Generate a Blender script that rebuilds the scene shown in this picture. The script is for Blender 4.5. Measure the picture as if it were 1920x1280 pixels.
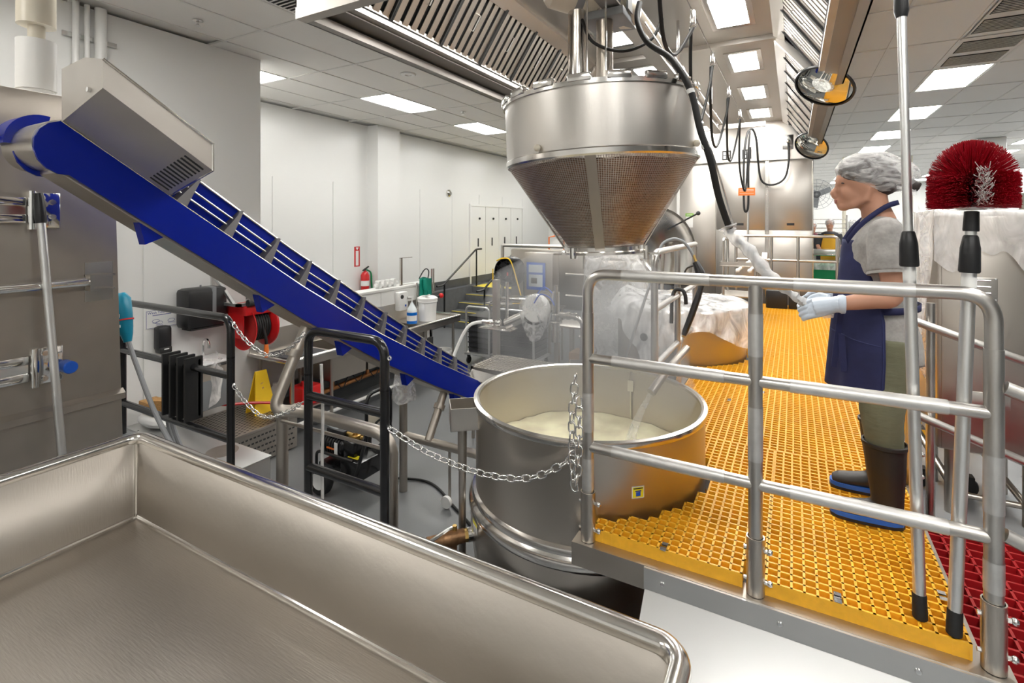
import bpy, bmesh, math, random
from mathutils import Vector, Matrix, noise
from math import sin, cos, pi, radians, sqrt, atan2
random.seed(7)
for o in list(bpy.data.objects): bpy.data.objects.remove(o)
SC = bpy.context.scene
COL = SC.collection

# ---------------------------------------------------------------- camera, world, exposure
cam = bpy.data.cameras.new('camera'); camo = bpy.data.objects.new('camera', cam); COL.objects.link(camo)
camo.location = (0, 0, 2.4); camo.rotation_euler = (radians(90), 0, radians(29.06))
cam.sensor_width = 36; cam.lens = 17.81; cam.shift_y = -0.1156; cam.clip_start = 0.02
SC.camera = camo
w = bpy.data.worlds.new('world'); SC.world = w; w.use_nodes = True
w.node_tree.nodes['Background'].inputs[0].default_value = (1, .98, .95, 1)
w.node_tree.nodes['Background'].inputs[1].default_value = .25
SC.view_settings.view_transform = 'Standard'; SC.view_settings.look = 'None'
SC.view_settings.gamma = 1; SC.view_settings.use_curve_mapping = False
SC.view_settings.exposure = 0.74
PANEL = 15.0      # light given off by the ceiling panels
HOODL = 30.0      # and by the hood lamps

# ---------------------------------------------------------------- materials
MATS = {}
def mat(name, col, rough=.5, metal=0., var=.0, vscale=8, stretch=(1,1,1), rvar=0., bump=0., bscale=60, bstretch=None, emit=0, alpha=1, trans=0, spec=None, coat=0, aniso=0):
    m = bpy.data.materials.new(name); m.use_nodes = True; MATS[name] = m
    nt = m.node_tree; b = nt.nodes['Principled BSDF']; N = nt.nodes.new; L = nt.links.new
    b.inputs['Base Color'].default_value = (*col, 1); b.inputs['Roughness'].default_value = rough; b.inputs['Metallic'].default_value = metal
    if spec is not None: b.inputs['Specular IOR Level'].default_value = spec
    if coat: b.inputs['Coat Weight'].default_value = coat; b.inputs['Coat Roughness'].default_value = .1
    if trans: b.inputs['Transmission Weight'].default_value = trans
    if aniso: b.inputs['Anisotropic'].default_value = aniso
    if alpha < 1: b.inputs['Alpha'].default_value = alpha
    if emit:
        b.inputs['Emission Color'].default_value = (*col, 1); b.inputs['Emission Strength'].default_value = emit
    if var or rvar or bump:
        tc = N('ShaderNodeTexCoord')
        def noi(scale, st, det=5):
            mp = N('ShaderNodeMapping'); mp.inputs['Scale'].default_value = st; L(tc.outputs['Object'], mp.inputs[0])
            n = N('ShaderNodeTexNoise'); n.inputs['Scale'].default_value = scale; n.inputs['Detail'].default_value = det; L(mp.outputs[0], n.inputs['Vector']); return n
        if var or rvar:
            n = noi(vscale, stretch, 1.5 if metal > .5 else 4)
            if var:
                r = N('ShaderNodeValToRGB'); L(n.outputs['Fac'], r.inputs[0])
                r.color_ramp.elements[0].position = .3; r.color_ramp.elements[1].position = .7
                r.color_ramp.elements[0].color = (*[max(0, c*(1-var)) for c in col], 1); r.color_ramp.elements[1].color = (*[min(1, c*(1+var)) for c in col], 1)
                L(r.outputs[0], b.inputs['Base Color'])
            if rvar:
                q = N('ShaderNodeMapRange'); L(n.outputs['Fac'], q.inputs[0]); q.inputs[1].default_value = .3; q.inputs[2].default_value = .7
                q.inputs[3].default_value = max(.02, rough-rvar); q.inputs[4].default_value = rough+rvar; L(q.outputs[0], b.inputs['Roughness'])
        if bump:
            n2 = noi(bscale, bstretch or (1,1,1)); bp = N('ShaderNodeBump'); bp.inputs['Strength'].default_value = bump; bp.inputs['Distance'].default_value = .01
            L(n2.outputs['Fac'], bp.inputs['Height']); L(bp.outputs[0], b.inputs['Normal'])
    return m
def sheer(name, col, opac, rough=.3, nscale=14, stretch=(1,1,1), lo=.2, hi=1.0, bump=.3):
    """thin film or gauze: see-through with denser creases"""
    m = bpy.data.materials.new(name); m.use_nodes = True; MATS[name] = m
    nt = m.node_tree; b = nt.nodes['Principled BSDF']; N = nt.nodes.new; L = nt.links.new
    b.inputs['Base Color'].default_value = (*col, 1); b.inputs['Roughness'].default_value = rough
    tc = N('ShaderNodeTexCoord'); mp = N('ShaderNodeMapping'); mp.inputs['Scale'].default_value = stretch; L(tc.outputs['Object'], mp.inputs[0])
    n = N('ShaderNodeTexNoise'); n.inputs['Scale'].default_value = nscale; n.inputs['Detail'].default_value = 4; n.inputs['Distortion'].default_value = 1.2; L(mp.outputs[0], n.inputs['Vector'])
    q = N('ShaderNodeMapRange'); q.inputs[1].default_value = .35; q.inputs[2].default_value = .7; q.inputs[3].default_value = opac*lo; q.inputs[4].default_value = min(1, opac*hi); L(n.outputs['Fac'], q.inputs[0])
    L(q.outputs[0], b.inputs['Alpha'])
    bp = N('ShaderNodeBump'); bp.inputs['Strength'].default_value = bump; bp.inputs['Distance'].default_value = .02; L(n.outputs['Fac'], bp.inputs['Height']); L(bp.outputs[0], b.inputs['Normal'])
    return m
mat('steel', (.52,.48,.43), .34, 1, var=.04, vscale=2, rvar=.03, bump=.03, bscale=40, bstretch=(1,1,12))
mat('steel_x', (.60,.57,.53), .32, 1, var=.04, vscale=3, rvar=.03, bump=.05, bscale=30, bstretch=(12,12,1))
mat('steel_inner', (.70,.65,.58), .42, 1, var=.03, vscale=2)
mat('steel_polish', (.70,.68,.65), .18, 1, rvar=.02, vscale=9)
mat('steel_tub', (.43,.395,.35), .46, 1, var=.06, vscale=2.2, rvar=.03, bump=.10, bscale=24, bstretch=(1,9,1))
mat('steel_pipe', (.56,.54,.51), .34, 1, var=.06, vscale=9, rvar=.05)
mat('alu_wrap', (.66,.65,.63), .42, .85, var=.06, vscale=25, bump=.06, bscale=80)
mat('steel_matte', (.48,.44,.39), .42, 1, var=.05, vscale=7)
mat('steel_panel', (.58,.55,.51), .30, 1, var=.03, vscale=1.0, rvar=.02, bump=.12, bscale=1.6, bstretch=(.4,.4,2.2))
mat('galv', (.66,.66,.65), .36, .9, var=.04, vscale=2, rvar=.03)
mat('cover_steel', (.52,.49,.45), .50, 1, var=.05, vscale=6)
mat('hood_edge', (.30,.28,.26), .42, 1, var=.04, vscale=2)
mat('motor_steel', (.60,.565,.52), .42, .65, var=.05, vscale=5)
mat('rib_grey', (.10,.095,.10), .5)
mat('zinc', (.80,.80,.79), .2, 1)
mat('chrome', (.85,.85,.84), .08, 1)
mat('alu', (.78,.78,.77), .32, .9, bump=.04, bscale=60, bstretch=(6,6,1))
mat('wall_white', (.82,.82,.80), .30, var=.010, vscale=.8, bump=.02, bscale=1.2)
mat('wall_seam', (.66,.66,.63), .4)
mat('ceil_tile', (.80,.785,.755), .55, var=.015, vscale=1.3)
mat('ceil_grid', (.74,.73,.70), .45)
mat('dark_gap', (.03,.03,.03), .8)
mat('panel_light', (1,.985,.95), .5, emit=PANEL)
mat('hood_light', (1,.98,.94), .5, emit=HOODL)
mat('floor_grey', (.158,.163,.168), .36, var=.06, vscale=1.6, bump=.10, bscale=120)
mat('floor_pale', (.24,.25,.26), .32, var=.1, vscale=4, rvar=.06)
mat('base_grey', (.085,.09,.095), .4, var=.08, vscale=6)
mat('step_grey', (.14,.145,.15), .4, var=.1, vscale=9)
mat('line_yellow', (.85,.68,.06), .5, var=.05)
mat('frp_yellow', (.92,.47,.025), .42, var=.07, vscale=30, bump=.12, bscale=180)
mat('frp_red', (.40,.010,.014), .35, var=.06, vscale=30)
mat('blue_paint', (.001,.012,.25), .25, var=.06, vscale=3, spec=.3)
mat('black_paint', (.012,.012,.013), .22, var=.3, vscale=30, coat=.2)
mat('black_plastic', (.016,.016,.017), .38, bump=.05, bscale=90)
mat('black_rubber', (.012,.012,.012), .6, bump=.1, bscale=120)
mat('grey_plastic', (.22,.23,.24), .4)
mat('white_plastic', (.80,.80,.78), .35)
mat('cream_paint', (.66,.61,.50), .35, var=.06, vscale=6)
mat('red_paint', (.56,.012,.014), .28, var=.05)
mat('red_plastic', (.70,.02,.02), .35)
mat('orange_plastic', (.85,.20,.03), .4)
mat('yellow_plastic', (.86,.55,.02), .4, var=.04)
mat('teal_plastic', (.0,.23,.36), .35)
mat('teal_cloth', (.0,.28,.20), .6, bump=.3, bscale=30)
mat('blue_cap', (.01,.10,.55), .35)
mat('green_bin', (.0,.25,.08), .4)
mat('grey_cable', (.30,.31,.32), .5)
mat('brass', (.55,.36,.12), .3, 1, var=.15, vscale=30)
mat('bronze', (.36,.20,.10), .42, .8, var=.2, vscale=40, bump=.15, bscale=90)
mat('copper', (.62,.28,.12), .35, .9, var=.2, vscale=12)
mat('wood', (.50,.27,.09), .6, var=.25, vscale=20, stretch=(1,8,8))
mat('cardboard', (.45,.28,.15), .8)
mat('soap_blue', (.01,.16,.62), .15, coat=.4)
mat('bottle_clear', (.72,.78,.80), .2)
mat('paper', (.82,.82,.80), .6)
mat('print_blue', (.02,.03,.25), .5)
mat('print_black', (.02,.02,.02), .5)
mat('print_red', (.6,.02,.02), .5)
mat('print_green', (.22,.50,.04), .5)
mat('label_yellow', (.85,.75,.02), .4)
mat('screen_blue', (.03,.13,.55), .3)
mat('screen_white', (.6,.65,.7), .3)
mat('broth', (.93,.84,.60), .45, var=.16, vscale=7, bump=.6, bscale=9)
mat('beans', (.26,.15,.105), .65, var=.45, vscale=70, bump=.8, bscale=120)
mat('skin', (.56,.29,.19), .5, var=.06, vscale=9)
mat('skin_deep', (.36,.17,.11), .5, var=.06, vscale=9)
mat('lips', (.42,.14,.12), .45)
mat('hair', (.035,.025,.022), .5, var=.3, vscale=60, stretch=(1,6,6))
mat('shirt_grey', (.38,.365,.345), .9, var=.09, vscale=90, bump=.35, bscale=12)
mat('navy', (.018,.022,.085), .8, var=.15, vscale=12, bump=.15, bscale=20)
mat('navy_seam', (.03,.036,.12), .85)
mat('olive', (.155,.155,.095), .8, var=.10, vscale=9, bump=.3, bscale=18, bstretch=(1,1,3))
mat('boot', (.022,.018,.016), .5, var=.1, bump=.06, bscale=50)
mat('boot_blue', (.02,.13,.55), .45)
mat('glove', (.62,.70,.80), .5, bump=.2, bscale=40)
mat('coral', (.85,.30,.16), .8)
mat('bristle_red', (.36,.004,.014), .35)
mat('bristle_white', (.75,.73,.70), .4)
mat('maroon', (.16,.03,.05), .8)
mat('yellow_cloth', (.80,.45,.03), .7, bump=.2, bscale=14)
mat('charcoal', (.04,.04,.045), .7)
mat('haze_glass', (.8,.85,.85), .2, alpha=.35)
mat('mirror', (.75,.76,.72), .04, 1)
mat('bag_white', (.80,.80,.79), .3, bump=.7, bscale=9)
sheer('film', (.92,.92,.92), .55, .18, 11, (1,1,1), .25, 1.1, .8)
sheer('film_light', (.92,.93,.93), .34, .15, 9, (1,1,1), .4, 1.2, .8)
sheer('film_thick', (.90,.88,.86), .75, .2, 9, (1,1,.4), .5, 1.2, .9)
sheer('film_cover', (.95,.95,.95), .62, .2, 7, (1,1,.6), .45, 1.25, .9)
sheer('hairnet', (.93,.92,.91), .46, .7, 15, (1,1,2.6), .28, 1.5, .5)
def perf_mat():
    """perforated sheet: a fine square grid of round holes, in the sheet's own cylindrical coordinates"""
    m = bpy.data.materials.new('perforated'); m.use_nodes = True; MATS['perforated'] = m
    nt = m.node_tree; b = nt.nodes['Principled BSDF']; N = nt.nodes.new; L = nt.links.new
    b.inputs['Base Color'].default_value = (.55,.50,.45,1); b.inputs['Metallic'].default_value = 1; b.inputs['Roughness'].default_value = .42
    uv = N('ShaderNodeUVMap'); sp = N('ShaderNodeSeparateXYZ'); L(uv.outputs[0], sp.inputs[0])
    def fr(sock, k):
        a = N('ShaderNodeMath'); a.operation = 'MULTIPLY'; a.inputs[1].default_value = k; L(sock, a.inputs[0])
        f = N('ShaderNodeMath'); f.operation = 'FRACT'; L(a.outputs[0], f.inputs[0])
        s = N('ShaderNodeMath'); s.operation = 'SUBTRACT'; s.inputs[1].default_value = .5; L(f.outputs[0], s.inputs[0])
        p = N('ShaderNodeMath'); p.operation = 'POWER'; p.inputs[1].default_value = 2; L(s.outputs[0], p.inputs[0]); return p
    x = fr(sp.outputs[0], 260); y = fr(sp.outputs[1], 60)
    a = N('ShaderNodeMath'); a.operation = 'ADD'; L(x.outputs[0], a.inputs[0]); L(y.outputs[0], a.inputs[1])
    g = N('ShaderNodeMath'); g.operation = 'GREATER_THAN'; g.inputs[1].default_value = .16; L(a.outputs[0], g.inputs[0])
    L(g.outputs[0], b.inputs['Alpha'])
perf_mat()

# ---------------------------------------------------------------- mesh helpers
V = Vector
class MB:
    def __init__(s): s.v = []; s.f = []; s.uv = None
    def add(s, vs, fs):
        o = len(s.v); s.v += [tuple(p) for p in vs]; s.f += [tuple(i+o for i in f) for f in fs]; return s
    def box(s, x0, x1, y0, y1, z0, z1):
        return s.add([(x0,y0,z0),(x1,y0,z0),(x1,y1,z0),(x0,y1,z0),(x0,y0,z1),(x1,y0,z1),(x1,y1,z1),(x0,y1,z1)],
                     [(0,3,2,1),(4,5,6,7),(0,1,5,4),(1,2,6,5),(2,3,7,6),(3,0,4,7)])
    def rbox(s, x0, x1, y0, y1, z0, z1, r=.01):
        """box with all edges chamfered"""
        bm = bmesh.new(); bmesh.ops.create_cube(bm, size=1)
        bmesh.ops.scale(bm, vec=(x1-x0, y1-y0, z1-z0), verts=bm.verts); bmesh.ops.translate(bm, vec=((x0+x1)/2,(y0+y1)/2,(z0+z1)/2), verts=bm.verts)
        bmesh.ops.bevel(bm, geom=bm.edges[:], offset=r, segments=2, affect='EDGES', profile=.5)
        bm.verts.index_update(); s.add([v.co for v in bm.verts], [[v.index for v in f.verts] for f in bm.faces]); bm.free(); return s
    def obox(s, c, size, M):
        """box of a size about c, turned by a 3x3 matrix"""
        x, y, z = [a/2 for a in size]; c = V(c)
        vs = [c + M @ V(p) for p in ((-x,-y,-z),(x,-y,-z),(x,y,-z),(-x,y,-z),(-x,-y,z),(x,-y,z),(x,y,z),(-x,y,z))]
        return s.add(vs, [(0,3,2,1),(4,5,6,7),(0,1,5,4),(1,2,6,5),(2,3,7,6),(3,0,4,7)])
    def hexa(s, b, t):
        """solid between two matching polygons"""
        n = len(b); return s.add(list(b)+list(t), [tuple(range(n-1,-1,-1)), tuple(range(n,2*n))] + [(i,(i+1)%n,n+(i+1)%n,n+i) for i in range(n)])
    def prism(s, poly, axis, a, b):
        def P(p, t): return {'x':(t,p[0],p[1]),'y':(p[0],t,p[1]),'z':(p[0],p[1],t)}[axis]
        return s.hexa([P(p,a) for p in poly], [P(p,b) for p in poly])
    def cyl(s, p, q, r, r2=None, n=14, cap=True):
        return s.tube([p, q], [r, r if r2 is None else r2], n, cap)
    def tube(s, pts, r, n=12, cap=True, closed=False):
        pts = [V(p) for p in pts]; m = len(pts); rs = r if isinstance(r, (list,tuple)) else [r]*m
        tg = []
        for i in range(m):
            a = pts[i-1] if (i or closed) else pts[i]; b = pts[(i+1) % m] if (i < m-1 or closed) else pts[i]
            t = (b-a); t = t.normalized() if t.length > 1e-9 else V((0,0,1)); tg.append(t)
        u = tg[0].cross(V((0,0,1))); u = u if u.length > .05 else tg[0].cross(V((1,0,0))); u.normalize()
        vs = []
        for i in range(m):
            u = (u - tg[i]*u.dot(tg[i])).normalized(); w_ = tg[i].cross(u)
            for k in range(n):
                a = 2*pi*k/n; vs.append(pts[i] + (u*cos(a) + w_*sin(a))*rs[i])
        fs = []
        for i in range(m if closed else m-1):
            j = (i+1) % m
            for k in range(n): fs.append((i*n+k, i*n+(k+1)%n, j*n+(k+1)%n, j*n+k))
        if cap and not closed: fs += [tuple(range(n-1,-1,-1)), tuple((m-1)*n+k for k in range(n))]
        return s.add(vs, fs)
    def lathe(s, prof, c=(0,0,0), n=32, axis='z', cap=False, a0=0, a1=2*pi):
        full = abs(a1-a0-2*pi) < 1e-6; m = len(prof); k = n if full else n+1; vs = []
        for (r, h) in prof:
            for i in range(k):
                a = a0 + (a1-a0)*i/n; p = (r*cos(a), r*sin(a), h)
                if axis == 'x': p = (h, r*cos(a), r*sin(a))
                if axis == 'y': p = (r*sin(a), h, r*cos(a))
                vs.append((c[0]+p[0], c[1]+p[1], c[2]+p[2]))
        fs = []
        for j in range(m-1):
            for i in range(n):
                i2 = (i+1) % k; fs.append((j*k+i, j*k+i2, (j+1)*k+i2, (j+1)*k+i))
        if cap: fs += [tuple(range(k-1,-1,-1)), tuple((m-1)*k+i for i in range(k))]
        return s.add(vs, fs)
    def ball(s, c, r, n=16, m=10, M=None):
        r = r if isinstance(r, (tuple,list)) else (r,r,r); vs = []; c = V(c)
        for j in range(m+1):
            t = pi*j/m
            for i in range(n):
                p = V((r[0]*sin(t)*cos(2*pi*i/n), r[1]*sin(t)*sin(2*pi*i/n), r[2]*cos(t))); vs.append(c + (M @ p if M else p))
        return s.add(vs, [(j*n+i, (j+1)*n+i, (j+1)*n+(i+1)%n, j*n+(i+1)%n) for j in range(m) for i in range(n)])
    def loft(s, rings, cap=True):
        n = len(rings[0]); vs = [p for r in rings for p in r]
        fs = [(j*n+i, j*n+(i+1)%n, (j+1)*n+(i+1)%n, (j+1)*n+i) for j in range(len(rings)-1) for i in range(n)]
        if cap: fs += [tuple(range(n-1,-1,-1)), tuple((len(rings)-1)*n+i for i in range(n))]
        return s.add(vs, fs)
    def surf(s, fn, nu, nv):
        vs = [fn(i/nu, j/nv) for j in range(nv+1) for i in range(nu+1)]
        return s.add(vs, [(j*(nu+1)+i, j*(nu+1)+i+1, (j+1)*(nu+1)+i+1, (j+1)*(nu+1)+i) for j in range(nv) for i in range(nu)])
    def mesh(s, name, m, base=(0,0,0), smooth=35):
        me = bpy.data.meshes.new(name); bx, by, bz = base
        me.from_pydata([(x-bx, y-by, z-bz) for x, y, z in s.v], [], s.f); me.update()
        bm = bmesh.new(); bm.from_mesh(me); bmesh.ops.remove_doubles(bm, verts=bm.verts, dist=1e-5); bmesh.ops.recalc_face_normals(bm, faces=bm.faces); bm.to_mesh(me); bm.free()
        me.materials.append(MATS[m]); me.shade_smooth(); me.set_sharp_from_angle(angle=radians(smooth)); return me
def ring(c, rx, ry, n=20, z=None):
    return [(c[0]+rx*cos(2*pi*i/n), c[1]+ry*sin(2*pi*i/n), c[2]) for i in range(n)]
def fillet(pts, r, seg=6):
    """round the inner corners of a polyline"""
    pts = [V(p) for p in pts]; out = [pts[0]]
    for i in range(1, len(pts)-1):
        a, b, c = pts[i-1], pts[i], pts[i+1]; d1 = (a-b); d2 = (c-b)
        k = min(r, d1.length*.49, d2.length*.49); p = b + d1.normalized()*k; q = b + d2.normalized()*k
        for t in range(seg+1):
            t /= seg; out.append(p*(1-t)**2 + b*2*t*(1-t) + q*t*t)
    out.append(pts[-1]); return out
def spline(pts, n=8):
    """smooth curve through points"""
    pts = [V(p) for p in pts]; q = [pts[0]] + pts + [pts[-1]]; out = []
    for i in range(1, len(q)-2):
        p0, p1, p2, p3 = q[i-1:i+3]
        for k in range(n):
            t = k/n; out.append(.5*((2*p1) + (p2-p0)*t + (2*p0-5*p1+4*p2-p3)*t*t + (3*p1-p0-3*p2+p3)*t**3))
    out.append(pts[-1]); return out
def rotM(ax, deg): return Matrix.Rotation(radians(deg), 3, ax)
BASE = {}
def meta(o, label=None, cat=None, group=None, kind=None):
    if label: o['label'] = label
    if cat: o['category'] = cat
    if group: o['group'] = group
    if kind: o['kind'] = kind
    return o
def thing(name, label, cat, base=(0,0,0), group=None):
    o = bpy.data.objects.new(name, None); o.empty_display_size = .1; COL.objects.link(o); o.location = base
    BASE[o] = tuple(base); return meta(o, label, cat, group)
def part(name, mb, m, parent, label=None, smooth=35, kind=None):
    base = BASE[parent]; o = bpy.data.objects.new(name, mb.mesh(name, m, base, smooth)); COL.objects.link(o)
    o.parent = parent; BASE[o] = base
    return meta(o, label, kind=kind)
def solo(name, mb, m, label, cat, group=None, smooth=35, kind=None):
    xs = [p[0] for p in mb.v]; ys = [p[1] for p in mb.v]; zs = [p[2] for p in mb.v]
    base = ((min(xs)+max(xs))/2, (min(ys)+max(ys))/2, min(zs))
    o = bpy.data.objects.new(name, mb.mesh(name, m, base, smooth)); COL.objects.link(o); o.location = base; BASE[o] = base
    return meta(o, label, cat, group, kind)
def struct(name, mb, m, smooth=30, parent=None):
    o = bpy.data.objects.new(name, mb.mesh(name, m, (0,0,0), smooth)); COL.objects.link(o); BASE[o] = (0,0,0)
    if parent: o.parent = parent
    else: o['kind'] = 'structure'
    return o
def shared(name, me, parent, loc, M=None, kind=None):
    """one more piece that shares its mesh"""
    o = bpy.data.objects.new(name, me); COL.objects.link(o); o.parent = parent
    b = BASE[parent]; T = Matrix.Translation(V(loc)-V(b)); o.matrix_local = T @ M.to_4x4() if M else T
    BASE[o] = b
    if kind: o['kind'] = kind
    return o
def copy_tree(o, parent=None, loc=None):
    c = o.copy(); COL.objects.link(c); c.parent = parent
    if loc: c.location = loc; BASE[c] = tuple(loc)
    for ch in list(o.children): copy_tree(ch, c)
    return c
def text_mb(s, size, font_depth=.0006):
    cu = bpy.data.curves.new('t', 'FONT'); cu.body = s; cu.size = size; cu.extrude = font_depth; cu.align_x = 'CENTER'; cu.align_y = 'CENTER'; cu.resolution_u = 2
    o = bpy.data.objects.new('t', cu); COL.objects.link(o); dg = bpy.context.evaluated_depsgraph_get(); me = o.evaluated_get(dg).to_mesh()
    r = ([v.co.copy() for v in me.vertices], [tuple(p.vertices) for p in me.polygons]); o.evaluated_get(dg).to_mesh_clear(); bpy.data.objects.remove(o); bpy.data.curves.remove(cu); return r
def put_text(mb, s, size, c, M):
    vs, fs = text_mb(s, size); mb.add([V(c) + M @ v for v in vs], fs); return mb
FX = Matrix(((0,0,1),(1,0,0),(0,1,0)))      # flat print facing +X (reads left to right along +Y)
FY = Matrix(((1,0,0),(0,0,-1),(0,1,0)))     # flat print facing -Y
def remesh(o, vox, smooth_it=6):
    m = o.modifiers.new('remesh', 'REMESH'); m.mode = 'VOXEL'; m.voxel_size = vox; m.use_smooth_shade = True
    if smooth_it:
        s = o.modifiers.new('smooth', 'SMOOTH'); s.iterations = smooth_it; s.factor = .5
def solid(o, t): m = o.modifiers.new('solid', 'SOLIDIFY'); m.thickness = t; m.offset = 0

# ================================================================ the room
UF = .80      # upper floor level; the pit floor is 0
CZ = 4.30     # ceiling
struct('floor', MB().box(-8, .58, 1.98, 15.7, -.1, 0), 'floor_grey')
fu = MB().box(-8, 14, -3, 1.98, -.1, UF).box(.58, 14, 1.98, 30, -.1, UF).box(-8, .58, 15.7, 30, -.1, UF)
struct('floor_upper', fu, 'floor_pale')
wl = struct('wall_left', MB().box(-7.5, -7.3, 3.75, 15.7, 0, CZ), 'wall_white')
pm = MB().box(0, .012, .008, 1.212, 0, 2.2).mesh('panel', 'wall_white')
for i in range(9): shared('panel', pm, wl, (-7.3, 4.0+1.22*i, .95))
struct('wall_pilaster', MB().box(-7.3, -7.02, 7.3, 7.92, .3, CZ), 'wall_white')
wj = struct('wall_side', MB().box(-7.5, -5.45, -3, 3.75, 0, CZ), 'wall_white')
pm = MB().box(0, .012, .008, 1.212, 0, 1.95).mesh('panel', 'wall_white')
for i in range(3): shared('panel', pm, wj, (-5.45, 0.08+1.22*i, 1.33))
pm = MB().box(0, .014, .008, 1.212, 0, 1.28).mesh('panel', 'wall_white')
for i in range(3): shared('panel', pm, wj, (-5.45, 0.08+1.22*i, .05))
wp = struct('wall_pony', MB().box(-5.62, -5.45, 3.75, 6.95, 0, 1.36), 'wall_white')
struct('trim_1', MB().rbox(-5.66, -5.42, 3.75, 7.0, 1.36, 1.40, .008), 'white_plastic')
pm = MB().box(0, .008, .006, 1.21, 0, .36).mesh('panel', 'wall_white')
for i in range(2): shared('panel', pm, wp, (-5.45, 4.5+1.22*i, .99))
struct('wall_back', MB().box(-7.5, .3, 15.7, 15.9, 0, CZ).box(.1, .3, 15.9, 30, 0, CZ), 'wall_white')
struct('wall_far', MB().box(.1, 14.2, 30, 30.2, UF, CZ), 'wall_white')
struct('wall_right', MB().box(14, 14.2, -3, 30, UF, CZ), 'wall_white')
struct('wall_near', MB().box(-7.5, 14.2, -3.2, -3, UF, CZ), 'wall_white')
struct('baseboard_left', MB().box(-7.3, -7.26, 7.0, 15.7, .83, 1.02), 'base_grey')
struct('baseboard_pony', MB().box(-5.45, -5.41, 3.75, 6.95, 0, .45), 'base_grey')
struct('curb', MB().box(-7.3, -7.08, 6.95, 10.67, 0, .83).box(-7.3,-5.45,6.9,6.98,0,.83), 'step_grey')
# stairs from the pit to the landing
for i in range(4):
    st = struct('stair_step', MB().box(-7.08, -5.75, 9.47+.3*i, 10.69, .162*i, .162*(i+1)), 'step_grey')
    struct('nosing', MB().box(-7.06, -5.77, 9.465+.3*i, 9.50+.3*i, .162*(i+1)-.004, .162*(i+1)+.003), 'line_yellow', parent=st)
struct('landing', MB().box(-7.3, -5.6, 10.67, 15.7, 0, .81), 'step_grey')
struct('landing_paint', MB().box(-7.05, -5.7, 10.69, 12.4, .81, .814), 'line_yellow')
# four white flush doors at the landing
for i in range(4):
    y0 = 10.9+.70*i
    d = struct('door_%d' % (i+1), MB().box(-7.3, -7.262, y0+.012, y0+.688, .83, 2.84), 'white_plastic')
    struct('door_handle', MB().box(-7.262, -7.24, y0+.31, y0+.335, 1.78, 2.0), 'print_black', parent=d)
    struct('door_lock', MB().lathe([(0,.03),(.028,.03),(.03,0)], (-7.262, y0+.39, 2.52), 12, 'x'), 'print_black', parent=d)
struct('trim_2', MB().box(-7.3, -7.25, 10.84, 10.9, .83, 2.9).box(-7.3, -7.25, 13.72, 13.78, .83, 2.9).box(-7.3, -7.25, 10.9, 13.72, 2.84, 2.9), 'wall_white')

# ---------------------------------------------------------------- ceiling: grid, tiles, light panels, vents
GX, GY = -5.20, 4.39
def tx(i): return GX+.61*i
def ty(j): return GY+1.22*j
def hole(x, y): return -2.36 < x < .36 and 1.8 < y < 9.7
lights = {}
for j in range(-4, 21, 2):
    j2 = j-1
    for i, row in ((-1,'left'), (11,'right'), (16,'far right'), (5,'hood')):
        if row == 'hood': continue
        x, y = tx(i), ty(j2)
        if row == 'left' and (y > 15 or y < 3.5): continue
        if y+1.22 > 29.8 or y < -2.9: continue
        if row == 'far right' and y < 11: continue
        lights[(i, j2)] = row
# three more rows in the hall to the right and an added unseen one by the camera
for j in range(7, 20, 2):
    lights[(21, j)] = 'outer right'
for k_ in ((2,-3), (2,-5), (8,-5)): lights[k_] = 'near'  # unseen panels added to brighten the tub, cabinet and splash panel
ceil = struct('ceiling', MB().box(-7.5, -2.34, -3.2, 30, CZ+.03, CZ+.2).box(.34, 14.2, -3.2, 30, CZ+.03, CZ+.2).box(-2.34, .34, -3.2, 1.82, CZ+.03, CZ+.2).box(-2.34, .34, 9.7, 30, CZ+.03, CZ+.2), 'ceil_grid')
tile = MB().box(.008, .602, .008, 1.212, 0, .02).mesh('tile', 'ceil_tile')
bars = MB()
vents = [(11,0),(11,1),(11,2),(2,-2)]
for i in range(-4, 33):
    for j in range(-7, 21):
        x, y = tx(i), ty(j)
        if x < -7.4 or x > 13.9 or y < -3.1 or y > 29.8: continue
        cx, cy = x+.3, y+.6
        if hole(cx, cy): continue
        if (i, j) in lights or (i, j) in vents: continue
        if cx < -5.45 and cy < 3.75: continue
        if (i, j) == (-2, -1): continue
        if x < 9 and y < 16: shared('tile', tile, ceil, (x, y, CZ+.004))
        else: bars.box(x+.008, x+.602, y+.008, y+1.212, CZ+.004, CZ+.024)
struct('tile_rest', bars, 'ceil_tile', parent=ceil)['kind'] = 'stuff'
g = MB()
for i in range(-4, 34):
    x = tx(i)
    if x < -7.4: continue
    if -2.36 < x < .36: g.box(x-.012, x+.012, -3, 1.82, CZ-.004, CZ+.02).box(x-.012, x+.012, 9.7, 30, CZ-.004, CZ+.02)
    else: g.box(x-.012, x+.012, -3, 30, CZ-.004, CZ+.02)
for j in range(-6, 22):
    y = ty(j)
    if y > 30: continue
    if 1.8 < y < 9.7: g.box(-7.3, -2.36, y-.012, y+.012, CZ-.004, CZ+.02).box(.36, 14, y-.012, y+.012, CZ-.004, CZ+.02)
    else: g.box(-7.3, 14, y-.012, y+.012, CZ-.004, CZ+.02)
struct('ceiling_grid', g, 'ceil_grid', parent=ceil)
lf = MB().box(.0,.61,.0,.03,0,.02).box(0,.61,1.19,1.22,0,.02).box(0,.03,.03,1.19,0,.02).box(.58,.61,.03,1.19,0,.02).mesh('frame', 'ceil_grid')
ld = MB().box(.03,.58,.03,1.19,.004,.012).mesh('diffuser', 'panel_light')
ordn = ['first','second','third','fourth','fifth','sixth','seventh','eighth','ninth','tenth','eleventh','twelfth','thirteenth','fourteenth']
cnt = {}
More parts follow.
